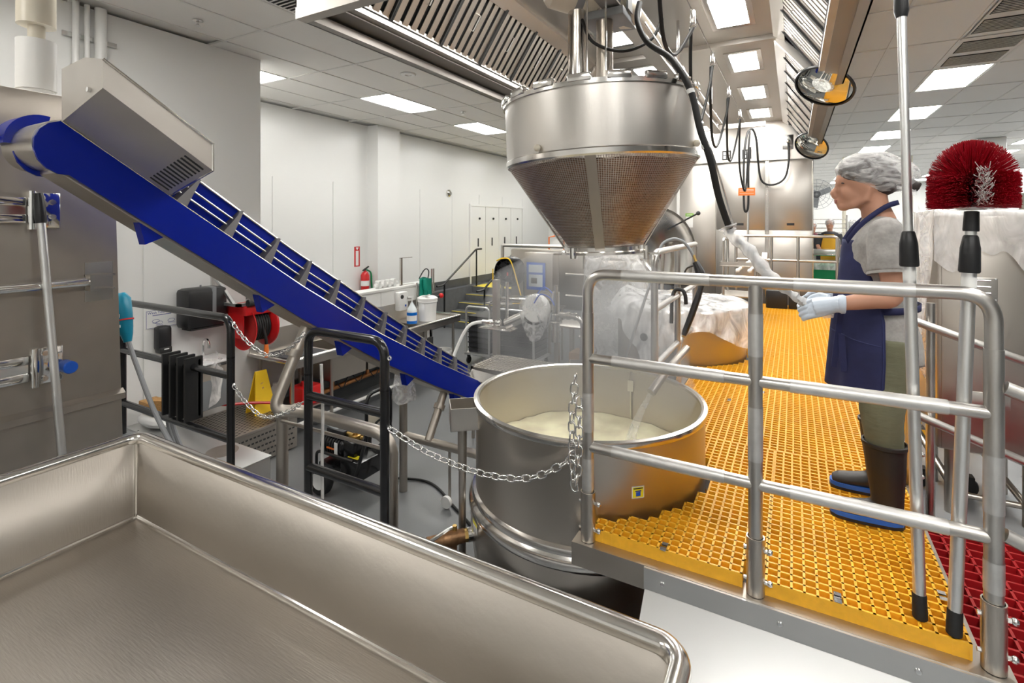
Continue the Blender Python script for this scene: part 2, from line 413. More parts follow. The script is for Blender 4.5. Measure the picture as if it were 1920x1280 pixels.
for (i, j) in sorted(lights, key=lambda k: (k[0], k[1])):
    row = lights[(i,j)]; cnt[row] = cnt.get(row, 0)+1
    words = {'left':'of the row along the left wall', 'right':'of the row right of the hood', 'far right':'of the far right row', 'outer right':'of the outermost right row', 'near':'of the unseen row added for foreground light'}[row]
    t = thing('ceiling_light', '%s bright ceiling panel from the near end %s' % (ordn[cnt[row]-1], words), 'light', (tx(i), ty(j), CZ), 'flat ceiling light panels')
    shared('frame', lf, t, (tx(i), ty(j), CZ)); shared('diffuser', ld, t, (tx(i), ty(j), CZ))
t = thing('ceiling_light', 'half hidden ceiling panel light at the white wall corner', 'light', (tx(-2), 3.77, CZ), 'flat ceiling light panels')
for nm_, me_ in (('frame', lf), ('diffuser', ld)): shared(nm_, me_, t, (tx(-2), 3.77, CZ)).scale = (1, .5, 1)
for k, (i, j) in enumerate(vents):
    x, y = tx(i), ty(j)
    t = thing('ceiling_vent', ['grey slotted ceiling vent nearest the viewer, right of the hood','middle slotted ceiling vent right of the hood','slotted ceiling vent beside the first right light panel','slotted ceiling vent left of the hood corner'][k], 'vent', (x, y, CZ), 'slotted ceiling air vents')
    part('vent_plate', MB().box(x+.01, x+.60, y+.01, y+1.21, CZ, CZ+.015), 'ceil_tile', t)
    for h in range(2):
        y0 = y+.12+.55*h
        part('grille_back', MB().box(x+.05, x+.56, y0, y0+.42, CZ-.003, CZ), 'dark_gap', t)
        sl = MB().box(-.25, .25, -.011, .011, -.008, -.001).mesh('slat', 'ceil_grid')
        for q in range(9): shared('slat', sl, t, (x+.305, y0+.03+.045*q, CZ-.002), rotM('X', 25))
for k, (x, y, l) in enumerate([(-4.88, 2.72, 'small chrome sprinkler head in ceiling above the conveyor'), (-4.93, 7.15, 'small chrome sprinkler head left of the hood'), ]):
    t = thing('sprinkler', l, 'sprinkler', (x, y, CZ-.06), 'ceiling sprinkler heads')
    part('escutcheon', MB().lathe([(0,0),(.04,0),(.045,-.008),(.015,-.012)], (x,y,CZ), 16), 'zinc', t)
    part('head', MB().cyl((x,y,CZ), (x,y,CZ-.04), .010, n=8).lathe([(.0,-.05),(.028,-.052),(.028,-.055),(0,-.056)], (x,y,CZ), 12).tube([(x-.015,y,CZ-.02),(x-.018,y,CZ-.04),(x,y,CZ-.05),(x+.018,y,CZ-.04),(x+.015,y,CZ-.02)], .003, 6), 'zinc', t)
solo('ceiling_speaker', MB().lathe([(0,CZ-.004),(.04,CZ-.004),(.042,CZ-.015),(.085,CZ-.015),(.10,CZ-.004),(.10,CZ)], (-4.3,5.01,0), 20), 'white_plastic', 'round white detector disc in ceiling beside the hood', 'detector')
# ================================================================ foreground steel tub
t = thing('steel_tub', 'wide shallow stainless steel tub with thick rolled rim in the foreground', 'tub', (-1.24, .5, UF))
x0, x1, y0, y1, zt, zb, rc = -2.29, -.21, -.35, 1.04, 1.535, 1.225, .03
def rrect(x0, x1, y0, y1, z, r, n=6):
    o = []
    for cx, cy, a in ((x1-r,y1-r,0),(x0+r,y1-r,pi/2),(x0+r,y0+r,pi),(x1-r,y0+r,1.5*pi)):
        for k in range(n+1):
            b = a+pi/2*k/n; o.append((cx+r*cos(b), cy+r*sin(b), z))
    return o
b = MB(); th = .004
rings = [rrect(x0, x1, y0, y1, zt, .018)]
rings += [rrect(x0+.002, x1-.002, y0+.002, y1-.002, zb+.014, .016)]
for k in range(1, 5):
    a = k/4*pi/2; i = .002+.012*(1-cos(a)); rings.append(rrect(x0+i, x1-i, y0+i, y1-i, zb+.014-.014*sin(a), .016-i*.5))
b.loft(rings, cap=False); b.add(rings[-1], [tuple(range(len(rings[-1])))])
o = part('basin', b, 'steel_tub', t, smooth=50); solid(o, .004)
rim = rrect(x0-.018, x1+.018, y0-.018, y1+.018, zt+.004, .055, 8)
part('rolled_rim', MB().tube(rim, .023, 14, closed=True), 'steel_polish', t)
sm = MB().tube([(x0+.006,y0+.02,zb+.012),(x0+.006,y1-.02,zb+.012)], .007, 8).tube([(x0+.02,y1-.006,zb+.012),(x1-.02,y1-.006,zb+.012)], .007, 8).tube([(x1-.006,y1-.02,zb+.012),(x1-.006,y0+.02,zb+.012)], .007, 8)
for sx_, sy_ in ((x0+.006,y1-.006),(x1-.006,y1-.006)): sm.tube([(sx_,sy_,zb+.012),(sx_,sy_,zt-.01)], .006, 8)
part('weld_seam', sm, 'steel_polish', t)
for lx in (x0+.12, x1-.12):
    for ly in (y0+.12, y1-.12): part('leg', MB().cyl((lx,ly,UF+.001), (lx,ly,zb), .022), 'steel', t)

# ================================================================ big steel cabinet on the left, with door hardware
XC = -3.14
t = thing('steel_cabinet', 'tall brushed steel machine cabinet with hinged door at the left edge', 'cabinet', (-3.7, -.2, UF))
part('body', MB().hexa([(-4.3,-1.6,UF+.001),(XC,-1.6,UF+.001),(XC,1.37,UF+.001),(-4.3,1.37,UF+.001)], [(-4.3,-1.6,2.78),(XC,-1.6,2.78),(XC,1.32,2.78),(-4.3,1.32,2.78)]), 'steel_matte', t)
part('top_band', MB().rbox(-4.32, XC+.02, -1.62, 1.32, 2.80, 3.02, .006), 'steel_matte', t)
part('base_ridge', MB().prism([(XC,1.46),(XC+.03,1.47),(XC+.03,1.50),(XC,1.52)], 'y', -1.6, 1.36), 'steel_matte', t)
part('door', MB().rbox(XC, XC+.012, -1.2, .72, 1.56, 2.72, .005), 'steel_x', t)
bar = part('latch_bar', MB().cyl((XC+.055,-1.2,2.085), (XC+.055,1.20,2.105), .021), 'chrome', t, 'long horizontal chrome latch bar')
part('bar_bracket', MB().box(XC, XC+.008, 1.19, 1.31, 2.00, 2.20).box(XC, XC+.06, 1.19, 1.30, 2.13, 2.138).box(XC, XC+.06, 1.19, 1.30, 2.06, 2.068).box(XC+.03, XC+.08, 1.185, 1.2, 2.06, 2.14), 'steel_polish', t)
for i, (hy, hz) in enumerate(((.99, 2.46), (1.0, 1.72))):
    h = part('hinge', MB().rbox(XC, XC+.014, hy-.02, hy+.10, hz-.085, hz+.085, .004), 'chrome', t)
    part('hinge_pin', MB().cyl((XC+.03,hy-.01,hz-.09), (XC+.03,hy-.01,hz+.09), .016), 'chrome', h)
    part('hinge_strap', MB().rbox(XC+.012, XC+.03, hy-.55, hy-.03, hz+.02, hz+.06, .004).rbox(XC+.012, XC+.03, hy-.55, hy-.03, hz-.06, hz-.02, .004).box(XC+.012, XC+.018, hy-.55, hy-.03, hz-.02, hz+.02), 'chrome', h)
    bl = MB().lathe([(0,.012),(.012,.012),(.014,0)], (0,0,0), 8, 'x').mesh('bolt', 'zinc')
    for by, bz in ((hy+.03,hz+.06),(hy+.07,hz-.03),(hy+.07,hz+.04),(hy+.03,hz-.06),(hy-.15,hz+.04),(hy-.15,hz-.04)):
        shared('bolt', bl, h, (XC+.03 if by < hy else XC+.014, by, bz))
part('blue_knob', MB().lathe([(0,.09),(.026,.09),(.03,.085),(.03,.02),(.024,0)], (XC+.014,1.10,1.705), 18, 'x'), 'blue_cap', t, 'round blue end cap on the hinge')
part('fume_pipe', MB().cyl((-3.50,1.12,3.02), (-3.50,1.12,3.10), .072, n=24).cyl((-3.50,1.12,3.10), (-3.50,1.12,3.36), .082, n=24), 'white_plastic', t, 'white insulated vertical pipe sleeve')
part('pipe_elbow', MB().cyl((-3.50,1.12,3.36), (-3.50,1.12,3.46), .036).cyl((-3.50,1.12,3.44), (-3.50,1.12,3.9), .08, n=24), 'cream_paint', t)
# thin pipes on the wall corner
for i, (y, r) in enumerate(((1.98,.025),(2.06,.02),(2.16,.045))):
    solo('wall_pipe', MB().cyl((-5.38,y,.801), (-5.38,y,CZ-.001), r), 'white_plastic', ['thin white pipe nearest the white insulated sleeve','thinnest white pipe, middle of the three in the wall corner','thick white pipe, rightmost of the three in the wall corner'][i], 'pipe', 'white pipes on the wall corner')
solo('pipe_strut', MB().box(-5.436,-5.42,1.9,2.3,4.0,4.04), 'zinc', 'small metal strut holding the white wall pipes', 'bracket')
# broom handle leaning on the cabinet
def pole(name, label, a, b, r, cat='pole'):
    t = thing(name, label, cat, a); return t
a, bq = V((-2.96,1.075,UF+.001)), V((-3.075,1.00,2.42))
t = thing('broom_handle', 'aluminium pole with black grip leaning on the steel cabinet', 'pole', a)
part('tube', MB().cyl(a, bq, .017), 'alu', t)
dv = (bq-a).normalized()
part('grip', MB().tube([bq-dv*.02, bq, bq+dv*.10, bq+dv*.12], [.019,.022,.021,.016], 14), 'black_plastic', t)
# ================================================================ black guard railing
YR = 1.93
def rail_group(label, xl, xr, left_open, mids=(1.435, 1.035)):
    t = thing('guard_rail', label, 'railing', ((xl+xr)/2, YR, UF))
    r = .024; zt = 1.80
    if left_open:
        part('top_rail', MB().tube(fillet([(xl-.3,YR,zt),(xr,YR,zt),(xr,YR,zt-.25)], .09), r, 14), 'black_paint', t)
        part('post', MB().cyl((xr,YR,UF+.001), (xr,YR,zt-.24), r), 'black_paint', t)
        part('post', MB().cyl((xl+.04,YR,UF+.001), (xl+.04,YR,zt), r), 'black_paint', t)
        for z in mids: part('mid_rail', MB().cyl((xl+.04,YR,z), (xr,YR,z), r), 'black_paint', t)
    else:
        part('top_rail', MB().tube(fillet([(xl,YR,zt-.25),(xl,YR,zt),(xr,YR,zt),(xr,YR,zt-.25)], .09), r, 14), 'black_paint', t)
        for x in (xl, xr): part('post', MB().cyl((x,YR,UF+.001), (x,YR,zt-.24), r), 'black_paint', t)
        for z in mids: part('mid_rail', MB().cyl((xl,YR,z), (xr,YR,z), r), 'black_paint', t)
    eye = MB().lathe([(.010,-.006),(.014,0),(.010,.006),(.006,0),(.010,-.006)], (0,0,0), 12, 'y').mesh('chain_eye', 'zinc')
    for z in ((1.77, 1.385) if left_open else (1.72, 1.37)): shared('chain_eye', eye, t, (xr+r+.008, YR, z))
    return t
t = rail_group('long black pipe guard rail running behind the steel cabinet', -4.5, -3.10, True)
clamp = MB()
for k in range(4): clamp.box(-3.80+.09*k, -3.78+.09*k, YR-.055, YR+.06, 1.08, 1.50)
clamp.box(-3.80, -3.51, YR+.03, YR+.045, 1.10, 1.48)
part('rubber_fins', clamp, 'black_rubber', t, 'block of upright black fins clamped on the rails')
rail_group('short black pipe guard rail with two mid bars between chains', -2.38, -1.81, False)

# ---------------------------------------------------------------- chains
def link_mesh(L, W, r):
    pts = []
    for k in range(8): a = -pi/2+pi*k/7; pts.append((L/2-W/2+W/2*cos(a), W/2*sin(a), 0))
    for k in range(8): a = pi/2+pi*k/7; pts.append((-L/2+W/2+W/2*cos(a), W/2*sin(a), 0))
    return MB().tube(pts, r, 6, closed=True).mesh('link', 'zinc', smooth=80)
def chain(label, pts, L, W, r, group=None):
    t = thing('chain', label, 'chain', pts[0], group); me = link_mesh(L, W, r); pitch = L-2.2*r
    cur = spline(pts, 24); acc = [0]
    for i in range(1, len(cur)): acc.append(acc[-1]+(cur[i]-cur[i-1]).length)
    def at(s):
        for i in range(1, len(cur)):
            if acc[i] >= s: f = (s-acc[i-1])/max(1e-9, acc[i]-acc[i-1]); return cur[i-1].lerp(cur[i], f), (cur[i]-cur[i-1]).normalized()
        return cur[-1], (cur[-1]-cur[-2]).normalized()
    n = int(acc[-1]/pitch)
    for k in range(n):
        p, d = at(pitch*(k+.5)); u = d.cross(V((0,0,1)))
        u = u.normalized() if u.length > .05 else V((0,1,0)); v = u.cross(d)
        yy, zz = (v, u) if k % 2 else (u, -v)
        M = Matrix((d, yy, zz)).transposed(); shared('link', me, t, p, M @ rotM('X', 8))
    return t
chain('upper silver chain sagging between the two black guard rails', [(-3.07,1.93,1.76),(-2.93,1.935,1.665),(-2.75,1.94,1.61),(-2.58,1.94,1.66),(-2.41,1.93,1.78)], .036, .022, .0034, 'silver chains across the rail openings')
chain('lower silver chain sagging between the two black guard rails', [(-3.07,1.93,1.38),(-2.95,1.935,1.29),(-2.78,1.94,1.235),(-2.58,1.94,1.30),(-2.41,1.93,1.40)], .036, .022, .0034, 'silver chains across the rail openings')
chain('long silver chain crossing in front of the open kettle', [(-1.775,1.93,1.365),(-1.55,1.945,1.29),(-1.30,1.96,1.255),(-1.10,1.965,1.265),(-.95,1.97,1.315),(-.775,1.985,1.44)], .048, .030, .0038, 'silver chains across the rail openings')
chain('doubled silver chain hanging straight down the grey railing post', [(-.785,1.955,1.775),(-.80,1.95,1.60),(-.795,1.945,1.40),(-.785,1.945,1.315),(-.772,1.945,1.40),(-.768,1.95,1.60),(-.775,1.955,1.72)], .048, .030, .0038)

# ================================================================ open kettle
def lathe_off(prof, dz): return [(r, z+dz) for r, z in prof]
KX, KY, KR, KZ = -.995, 2.64, .61, 1.45
t = thing('kettle', 'large open steel kettle full of steaming pale broth', 'kettle', (KX, KY, 0))
c = (KX, KY, 0)
part('outer_wall', MB().lathe([(KR,KZ-.01),(KR,.96)], c, 96), 'steel', t)
part('inner_wall', MB().lathe([(KR-.016,KZ-.005),(KR-.016,.90),(KR-.1,.72),(0,.66)], c, 96), 'steel_inner', t)
part('rolled_rim', MB().lathe([(KR-.018,KZ-.012),(KR-.018,KZ+.004),(KR-.006,KZ+.010),(KR+.012,KZ+.006),(KR+.016,KZ-.008),(KR+.012,KZ-.022),(KR,KZ-.026)], c, 96), 'steel_polish', t)
part('jacket_ring', MB().lathe([(KR,.995),(KR+.016,.988),(KR+.022,.972),(KR+.020,.96),(KR+.028,.95),(KR+.038,.935),(KR+.038,.915),(KR+.030,.90)], c, 96), 'steel_polish', t)
part('jacket', MB().lathe([(KR+.030,.902),(KR+.028,.78),(KR+.008,.62),(KR-.06,.44),(KR-.20,.28),(KR-.40,.19),(0,.17)], c, 96), 'steel', t)
for a in (.6, 2.7, 4.8): part('leg', MB().cyl((KX+.4*cos(a),KY+.4*sin(a),.002), (KX+.4*cos(a),KY+.4*sin(a),.34), .03), 'steel', t)
# pockets on the rim
def pocket(ang, wd=.16, dp=.14, hh=.115, inset=.0):
    m = MB(); M = rotM('Z', math.degrees(ang)); r0 = KR+inset
    def w_(p): q = M @ V(p); return (KX+q.x, KY+q.y, q.z)
    z1, z0 = KZ-.0, KZ-hh; tk = .003
    for (xa, xb, ya, yb, za, zb_) in ((r0,r0+dp,-wd/2,-wd/2+tk,z0,z1),(r0,r0+dp,wd/2-tk,wd/2,z0,z1),(r0+dp-tk,r0+dp,-wd/2,wd/2,z0,z1),(r0-.004,r0+dp,-wd/2,wd/2,z0,z0+tk)):
        m.hexa([w_(p) for p in ((xa,ya,za),(xb,ya,za),(xb,yb,za),(xa,yb,za))], [w_(p) for p in ((xa,ya,zb_),(xb,ya,zb_),(xb,yb,zb_),(xa,yb,zb_))])
    return m
pa = radians(219)
bk = part('side_pocket', pocket(pa), 'steel_x', t, 'open square sheet pocket on the kettle side')
ppx, ppy = KX+(KR+.075)*cos(pa), KY+(KR+.075)*sin(pa)
part('pocket_pipe', MB().cyl((ppx,ppy,.002), (ppx,ppy,1.25), .019).cyl((ppx,ppy,1.20), (ppx,ppy,1.335), .024).cyl((ppx,ppy,1.10),(ppx,ppy,1.20),.023), 'steel', t)
part('side_pocket', pocket(radians(112), .20, .12, .12, .0), 'steel_x', t)
part('gauge_rod', MB().cyl((KX+.08,KY+KR-.03,KZ-.01), (KX+.08,KY+KR-.03,1.14), .006, n=8).box(KX+.062,KX+.098,KY+KR-.04,KY+KR-.02,KZ-.13,KZ-.06), 'steel_polish', t)
# labels on the kettle
def on_kettle(ang, z, wd, hh, r, name, m, parent, lab=None):
    mb = MB(); n = 6
    vs = [(KX+r*cos(ang+(i/n-.5)*wd/r), KY+r*sin(ang+(i/n-.5)*wd/r), zz) for zz in (z-hh/2, z+hh/2) for i in range(n+1)]
    mb.add(vs, [(i, i+1, n+2+i, n+1+i) for i in range(n)]); return part(name, mb, m, parent, lab)
an = atan2(2.1-KY, -.57-KX)+.06
lb = on_kettle(an, 1.235, .058, .052, KR+.0015, 'sticker', 'paper', t, 'small yellow square sticker with a blue pot picture')
on_kettle(an, 1.235, .050, .044, KR+.003, 'sticker_field', 'label_yellow', lb); on_kettle(an, 1.228, .022, .018, KR+.0042, 'sticker_pot', 'blue_cap', lb)
on_kettle(an, 1.241, .028, .005, KR+.0042, 'sticker_lid', 'print_blue', lb)
on_kettle(an, 1.252, .044, .004, KR+.0042, 'sticker_text', 'print_black', lb)
a2 = atan2(2.19-KY, -1.44-KX)+.10
lb = on_kettle(a2-.02, .865, .075, .05, KR+.032, 'warning_label', 'paper', t, 'white and yellow warning label above the valve'); on_kettle(a2-.02, .881, .073, .016, KR+.0335, 'label_band', 'label_yellow', lb)
for q in range(3): on_kettle(a2-.02, .862-.008*q, .05, .0025, KR+.0335, 'label_line', 'print_black', lb)
# drain valve
a3 = atan2(2.19-KY, -1.45-KX)+.05; d3 = V((cos(a3), sin(a3), 0)); p0 = V((KX, KY, .815))+d3*(KR+.01)
vb = part('drain_stub', MB().cyl(p0, p0+d3*.055, .034, n=20), 'steel_polish', t)
part('valve_body', MB().tube([p0+d3*.05, p0+d3*.07, p0+d3*.072, p0+d3*.10, p0+d3*.12, p0+d3*.16, p0+d3*.19, p0+d3*.20, p0+d3*.26], [.026,.026,.034,.034,.04,.042,.034,.028,.026], 16).cyl(p0+d3*.13, p0+d3*.13+V((0,0,-.07)), .022), 'bronze', vb)
part('valve_nut', MB().tube([p0+d3*.055, p0+d3*.085], .031, 6).cyl(p0+d3*.12+V((0,0,.03)), p0+d3*.12+V((0,0,.06)), .012, n=6), 'brass', vb)
sd = d3.cross(V((0,0,1)))
part('valve_lever', MB().tube([p0+d3*.13+V((0,0,.05)), p0+d3*.16+V((0,0,.055))-sd*.02, p0+d3*.26+V((0,0,.03))-sd*.05], [.008,.009,.009], 6), 'zinc', vb)
LZ = 1.14
def bro(u, v):
    r = (KR-.02)*v; a = 2*pi*u; x, y = KX+r*cos(a), KY+r*sin(a)
    return (x, y, LZ+.022*noise.noise((x*5, y*5, 1))+.012*noise.noise((x*14, y*14, 3)))
solo('broth', MB().surf(bro, 64, 20), 'broth', 'pale yellow foaming broth inside the open kettle', 'broth', smooth=90)

# covered kettle behind it
t = K2 = thing('kettle', 'second steel kettle draped with clear plastic, farther along the platform', 'kettle', (-1.0, 5.28, 0))
c2 = (-1.0, 5.28, 0)
part('outer_wall', MB().lathe([(.61,1.60),(.61,.80),(.64,.76),(.63,.6),(.5,.34),(.2,.2),(0,.19)], c2, 64), 'steel', t)
part('rolled_rim', MB().lathe([(.592,1.588),(.592,1.604),(.62,1.612),(.63,1.595),(.61,1.575)], c2, 64), 'steel_polish', t)
for a in (.6, 2.7, 4.8): part('leg', MB().cyl((-1+.4*cos(a),5.28+.4*sin(a),.002), (-1+.4*cos(a),5.28+.4*sin(a),.34), .03), 'steel', t)
part('gauge_port', MB().cyl((-1.17,4.70,1.36), (-1.19,4.64,1.36), .05, n=18).cyl((-1.19,4.64,1.36), (-1.195,4.62,1.36), .036, n=18), 'black_plastic', t)
part('side_stub', MB().cyl((-1.05,4.68,1.29), (-1.07,4.60,1.29), .018).ball((-1.07,4.58,1.29), .028, 10, 6), 'steel_polish', t)
def drape(u, v):
    a = 2*pi*u; cor = .5+.5*cos(2*(a-radians(222)))  # two long hanging corners
    hang = .07+.40*max(0, cos(a-radians(258)))**14+.24*max(0, cos(a-radians(345)))**3+.04*abs(sin(3*a))
    top = 1.63
    if v < .5:
        r = .635*v/.5; z = top+.06*(1-(v/.5)**2)+.03*noise.noise((3*r*cos(a), 3*r*sin(a), 2))*(1-v)
        if abs(r) > .3: z += .02*noise.noise((8*cos(a), 8*sin(a), r*6))
        z += .10*max(0, 1-abs(v/.5-.85)*3)*max(0, cos(a-radians(190)))**4
    else:
        k = (v-.5)/.5; r = .645+.05*k*abs(sin(9*a+2*k))+.03*k+.012*sin(23*a); z = top-.01-hang*k
    return (-1.0+r*cos(a), 5.28+r*sin(a), z)
o = solo('plastic_cover', MB().surf(drape, 120, 28), 'film_cover', 'crumpled clear plastic sheet draped over the second kettle', 'plastic sheet', smooth=60)

# ================================================================ raised platform with yellow grating
PZ = 1.10; GT = 1.138
t = thing('raised_platform', 'grey steel platform frame carrying the yellow grating', 'platform', (-.13, 5.4, 0))
part('front_channel', MB().box(-.80, .56, 1.945, 2.03, .995, 1.088), 'steel_matte', t)
part('channel_lip', MB().box(-.50, .60, 1.936, 1.945, 1.005, 1.086), 'galv', t)
for x in (-.43, -.04, .33): part('screw', MB().lathe([(0,-.006),(.008,-.005),(.010,0)], (x,1.936,1.045), 10, 'y'), 'zinc', t)
part('side_beam', MB().box(.465, .50, 2.03, 8.87, .995, 1.086), 'steel_matte', t)
part('side_beam', MB().box(-.84, -.78, 3.28, 4.66, .995, 1.088), 'steel_matte', t)
part('end_beam', MB().box(-.84, .57, 8.80, 8.87, .995, 1.088), 'steel_matte', t)
for i, y in enumerate((3.19, 4.4, 5.6, 6.8, 8.0)): part('cross_beam', MB().box(-.30 if i in (0,) else (-.74 if i != 2 else -.3), .49, y-.03, y+.03, .99, 1.086), 'steel_matte', t)
for x, y in ((-.35,2.0),(.48,2.07),(.48,4.4),(.48,6.8),(-.8,4.4),(-.8,8.83)): part('support_leg', MB().box(x-.03, x+.03, y-.03, y+.03, .001 if x < .5 else UF+.001, .995), 'steel_matte', t)
sp = MB().hexa([(-.497,1.938,1.004),(.64,1.938,1.004),(.64,1.942,1.0),(-.497,1.942,1.0)], [(-.497,1.70,UF+.003),(.64,1.70,UF+.003),(.64,1.706,UF+.003),(-.497,1.706,UF+.003)])
solo('splash_panel', sp, 'galv', 'bright galvanised sheet sloping down below the yellow grating', 'panel')
def grating(label, x0, x1, y0, y1, notch=()):
    """moulded square-mesh grating; bars end where the kettles pass through"""
    p = .0383; tk = .0042; h = .050; m = MB(); holes = [(KX,KY,KR+.03), (-1.0,5.28,.645)]+list(notch)
    nx = max(1, round((x1-x0)/p)); ny = max(1, round((y1-y0)/p)); xs = [x0+(x1-x0)*i/nx for i in range(nx+1)]; ys = [y0+(y1-y0)*j/ny for j in range(ny+1)]
    def free(x, y): return all((x-a)**2+(y-b_)**2 > r*r for a, b_, r in holes)
    cell = [[free((xs[i]+xs[i+1])/2, (ys[j]+ys[j+1])/2) for j in range(ny)] for i in range(nx)]
    def runs(fl):
        out = []; s = None
        for k, f in enumerate(list(fl)+[False]):
            if f and s is None: s = k
            if not f and s is not None: out.append((s, k)); s = None
        return out
    def bar(xa, xb, ya, yb):
        b_ = .0012
        m.hexa([(xa+b_ if xb-xa < .02 else xa, ya+b_ if yb-ya < .02 else ya, GT-h), (xb-b_ if xb-xa < .02 else xb, ya+b_ if yb-ya < .02 else ya, GT-h), (xb-b_ if xb-xa < .02 else xb, yb-b_ if yb-ya < .02 else yb, GT-h), (xa+b_ if xb-xa < .02 else xa, yb-b_ if yb-ya < .02 else yb, GT-h)],
               [(xa,ya,GT),(xb,ya,GT),(xb,yb,GT),(xa,yb,GT)])
    for i in range(nx+1):
        for s, e in runs([(i < nx and cell[i][j]) or (i > 0 and cell[i-1][j]) for j in range(ny)]): bar(xs[i]-tk, xs[i]+tk, ys[s]-tk, ys[e]+tk)
    for j in range(ny+1):
        for s, e in runs([(j < ny and cell[i][j]) or (j > 0 and cell[i][j-1]) for i in range(nx)]): bar(xs[s]-tk, xs[e]+tk, ys[j]-tk, ys[j]+tk)
    o = solo('grating_panel', m, 'frp_yellow', label, 'grating', 'yellow platform grating panels'); return o
clipm = MB().box(-.011,.011,-.026,-.006,.002,.005).box(-.011,.011,.006,.026,.002,.005).box(-.011,.011,-.008,.008,-.014,-.011).box(-.011,.011,-.009,-.006,-.014,.005).box(-.011,.011,.006,.009,-.014,.005).mesh('clip', 'zinc')
def clips(gp, pts):
    for x, y in pts: shared('clip', clipm, gp, (x, y, GT+.001), rotM('Z', 0))
g1 = grating('yellow square-mesh grating cut around the open kettle at the front left', -.725, -.165, 2.0, 3.165)
clips(g1, [(-.44,2.01),(-.37,2.72)])
g2 = grating('yellow square-mesh grating at the front right under the brush poles', -.085, .465, 2.0, 3.165, [(.51,1.98,.06)])
clips(g2, [(.13,2.02),(.44,2.20),(.43,2.66),(.45,3.1)])
gm = grating('narrow yellow grating strip between the two front grating panels', -.158, -.092, 2.085, 3.165)
g3 = grating('yellow grating panel just behind the standing worker', -.74, .465, 3.175, 4.385); clips(g3, [(-.4,3.9),(-.2,4.2)])
g4 = grating('yellow grating panel cut around the covered kettle', -.74, .465, 4.395, 5.59)
g5 = grating('yellow grating panel just beyond the covered kettle', -.74, .465, 5.60, 6.79); clips(g5, [(-.33,6.2)])
g6 = grating('yellow grating panel in front of the last one by the steel cabinets', -.74, .465, 6.80, 7.99); clips(g6, [(-.35,7.4)])
g7 = grating('farthest yellow grating panel at the foot of the steel cabinets', -.74, .465, 8.00, 8.86)

# ---------------------------------------------------------------- grey pipe railing of the platform
RZ = (2.19, 1.84, 1.475)
def sleeve(t, x, y, h=.20, r=.030):
    part('post_sleeve', MB().lathe([(r,1.09),(r,1.09+h)], (x,y,0), 20).lathe([(r,1.09+h),(r-.004,1.09+h)], (x,y,0), 20), 'steel', t)
    for z in (1.135, 1.09+h-.045): part('sleeve_bolt', MB().cyl((x-.038,y,z), (x+.045,y,z), .007, n=8).ball((x+.046,y,z), .011, 8, 6), 'zinc', t)
FY_ = 1.99; rp, rr = .0235, .0205
t = thing('platform_rail', 'grey steel pipe railing across the front of the yellow platform', 'railing', (-.12, FY_, PZ))
XP = (-.745, -.118, .515)
part('top_rail', MB().tube(fillet([(XP[0],FY_,2.02),(XP[0],FY_,RZ[0]),(XP[2],FY_,RZ[0]),(XP[2],FY_,2.02)], .10, 10), .0215, 18), 'steel_pipe', t)
for i, x in enumerate(XP):
    part('post', MB().cyl((x,FY_,1.09), (x,FY_,2.03 if i != 1 else RZ[0]-.01), rp, n=18), 'steel_pipe', t)
    sleeve(t, x, FY_)
for z in RZ[1:]:
    part('mid_rail', MB().cyl((XP[0],FY_,z), (XP[1],FY_,z), rr, n=16), 'steel_pipe', t)
    part('mid_rail', MB().cyl((XP[1],FY_,z), (XP[2],FY_,z), rr, n=16), 'steel_pipe', t)
for a, b_, z in ((-.60,-.27,RZ[0]),(.0,.33,RZ[0]),(-.64,-.22,RZ[1]),(-.01,.41,RZ[1]),(-.64,-.22,RZ[2]),(-.01,.41,RZ[2])):
    part('rail_wrap', MB().lathe([(.0226,a),(.0226,b_)], (0,FY_,z), 18, 'x').lathe([(.0212,a-.0005),(.0226,a)], (0,FY_,z), 18, 'x').lathe([(.0212,b_+.0005),(.0226,b_)], (0,FY_,z), 18, 'x'), 'alu_wrap', t)
for x, a, b_ in ((XP[0],1.54,1.70),(XP[1],1.93,2.08),(XP[1],1.56,1.75),(XP[2],1.55,1.72),(XP[2],1.32,1.41),(XP[0],1.30,1.43)):
    part('post_wrap', MB().lathe([(rp+.0012,a),(rp+.0012,b_)], (x,FY_,0), 18), 'alu_wrap', t)
# the stair rails leaving to the right
t2 = thing('stair_rail', 'steel pipe stair rail leaving the near right corner post', 'railing', (1.0, FY_, UF))
for z in (1.92, 1.49): part('rail', MB().cyl((XP[2]+rp,FY_,z), (1.45,FY_,z-.36), rr, n=16), 'steel_pipe', t2)
part('post', MB().cyl((1.43,FY_,UF+.001), (1.43,FY_,1.58), rp), 'steel_pipe', t2)
t2 = thing('stair_rail', 'steel pipe stair rail behind the brush poles, beside the wrapped machine', 'railing', (1.0, 3.2, UF))
part('post', MB().cyl((.515,3.2,1.09), (.515,3.2,1.95), rp, n=16), 'steel_pipe', t2); sleeve(t2, .515, 3.2)
for z in (1.915, 1.45): part('rail', MB().cyl((.515,3.2,z), (1.6,3.2,z-.40), rr, n=16), 'steel_pipe', t2)
part('post', MB().cyl((1.58,3.2,UF+.001), (1.58,3.2,1.53), rp), 'steel_pipe', t2)
part('post', MB().cyl((.60,3.24,UF+.001), (.60,3.24,2.0), .019), 'steel_pipe', t2)
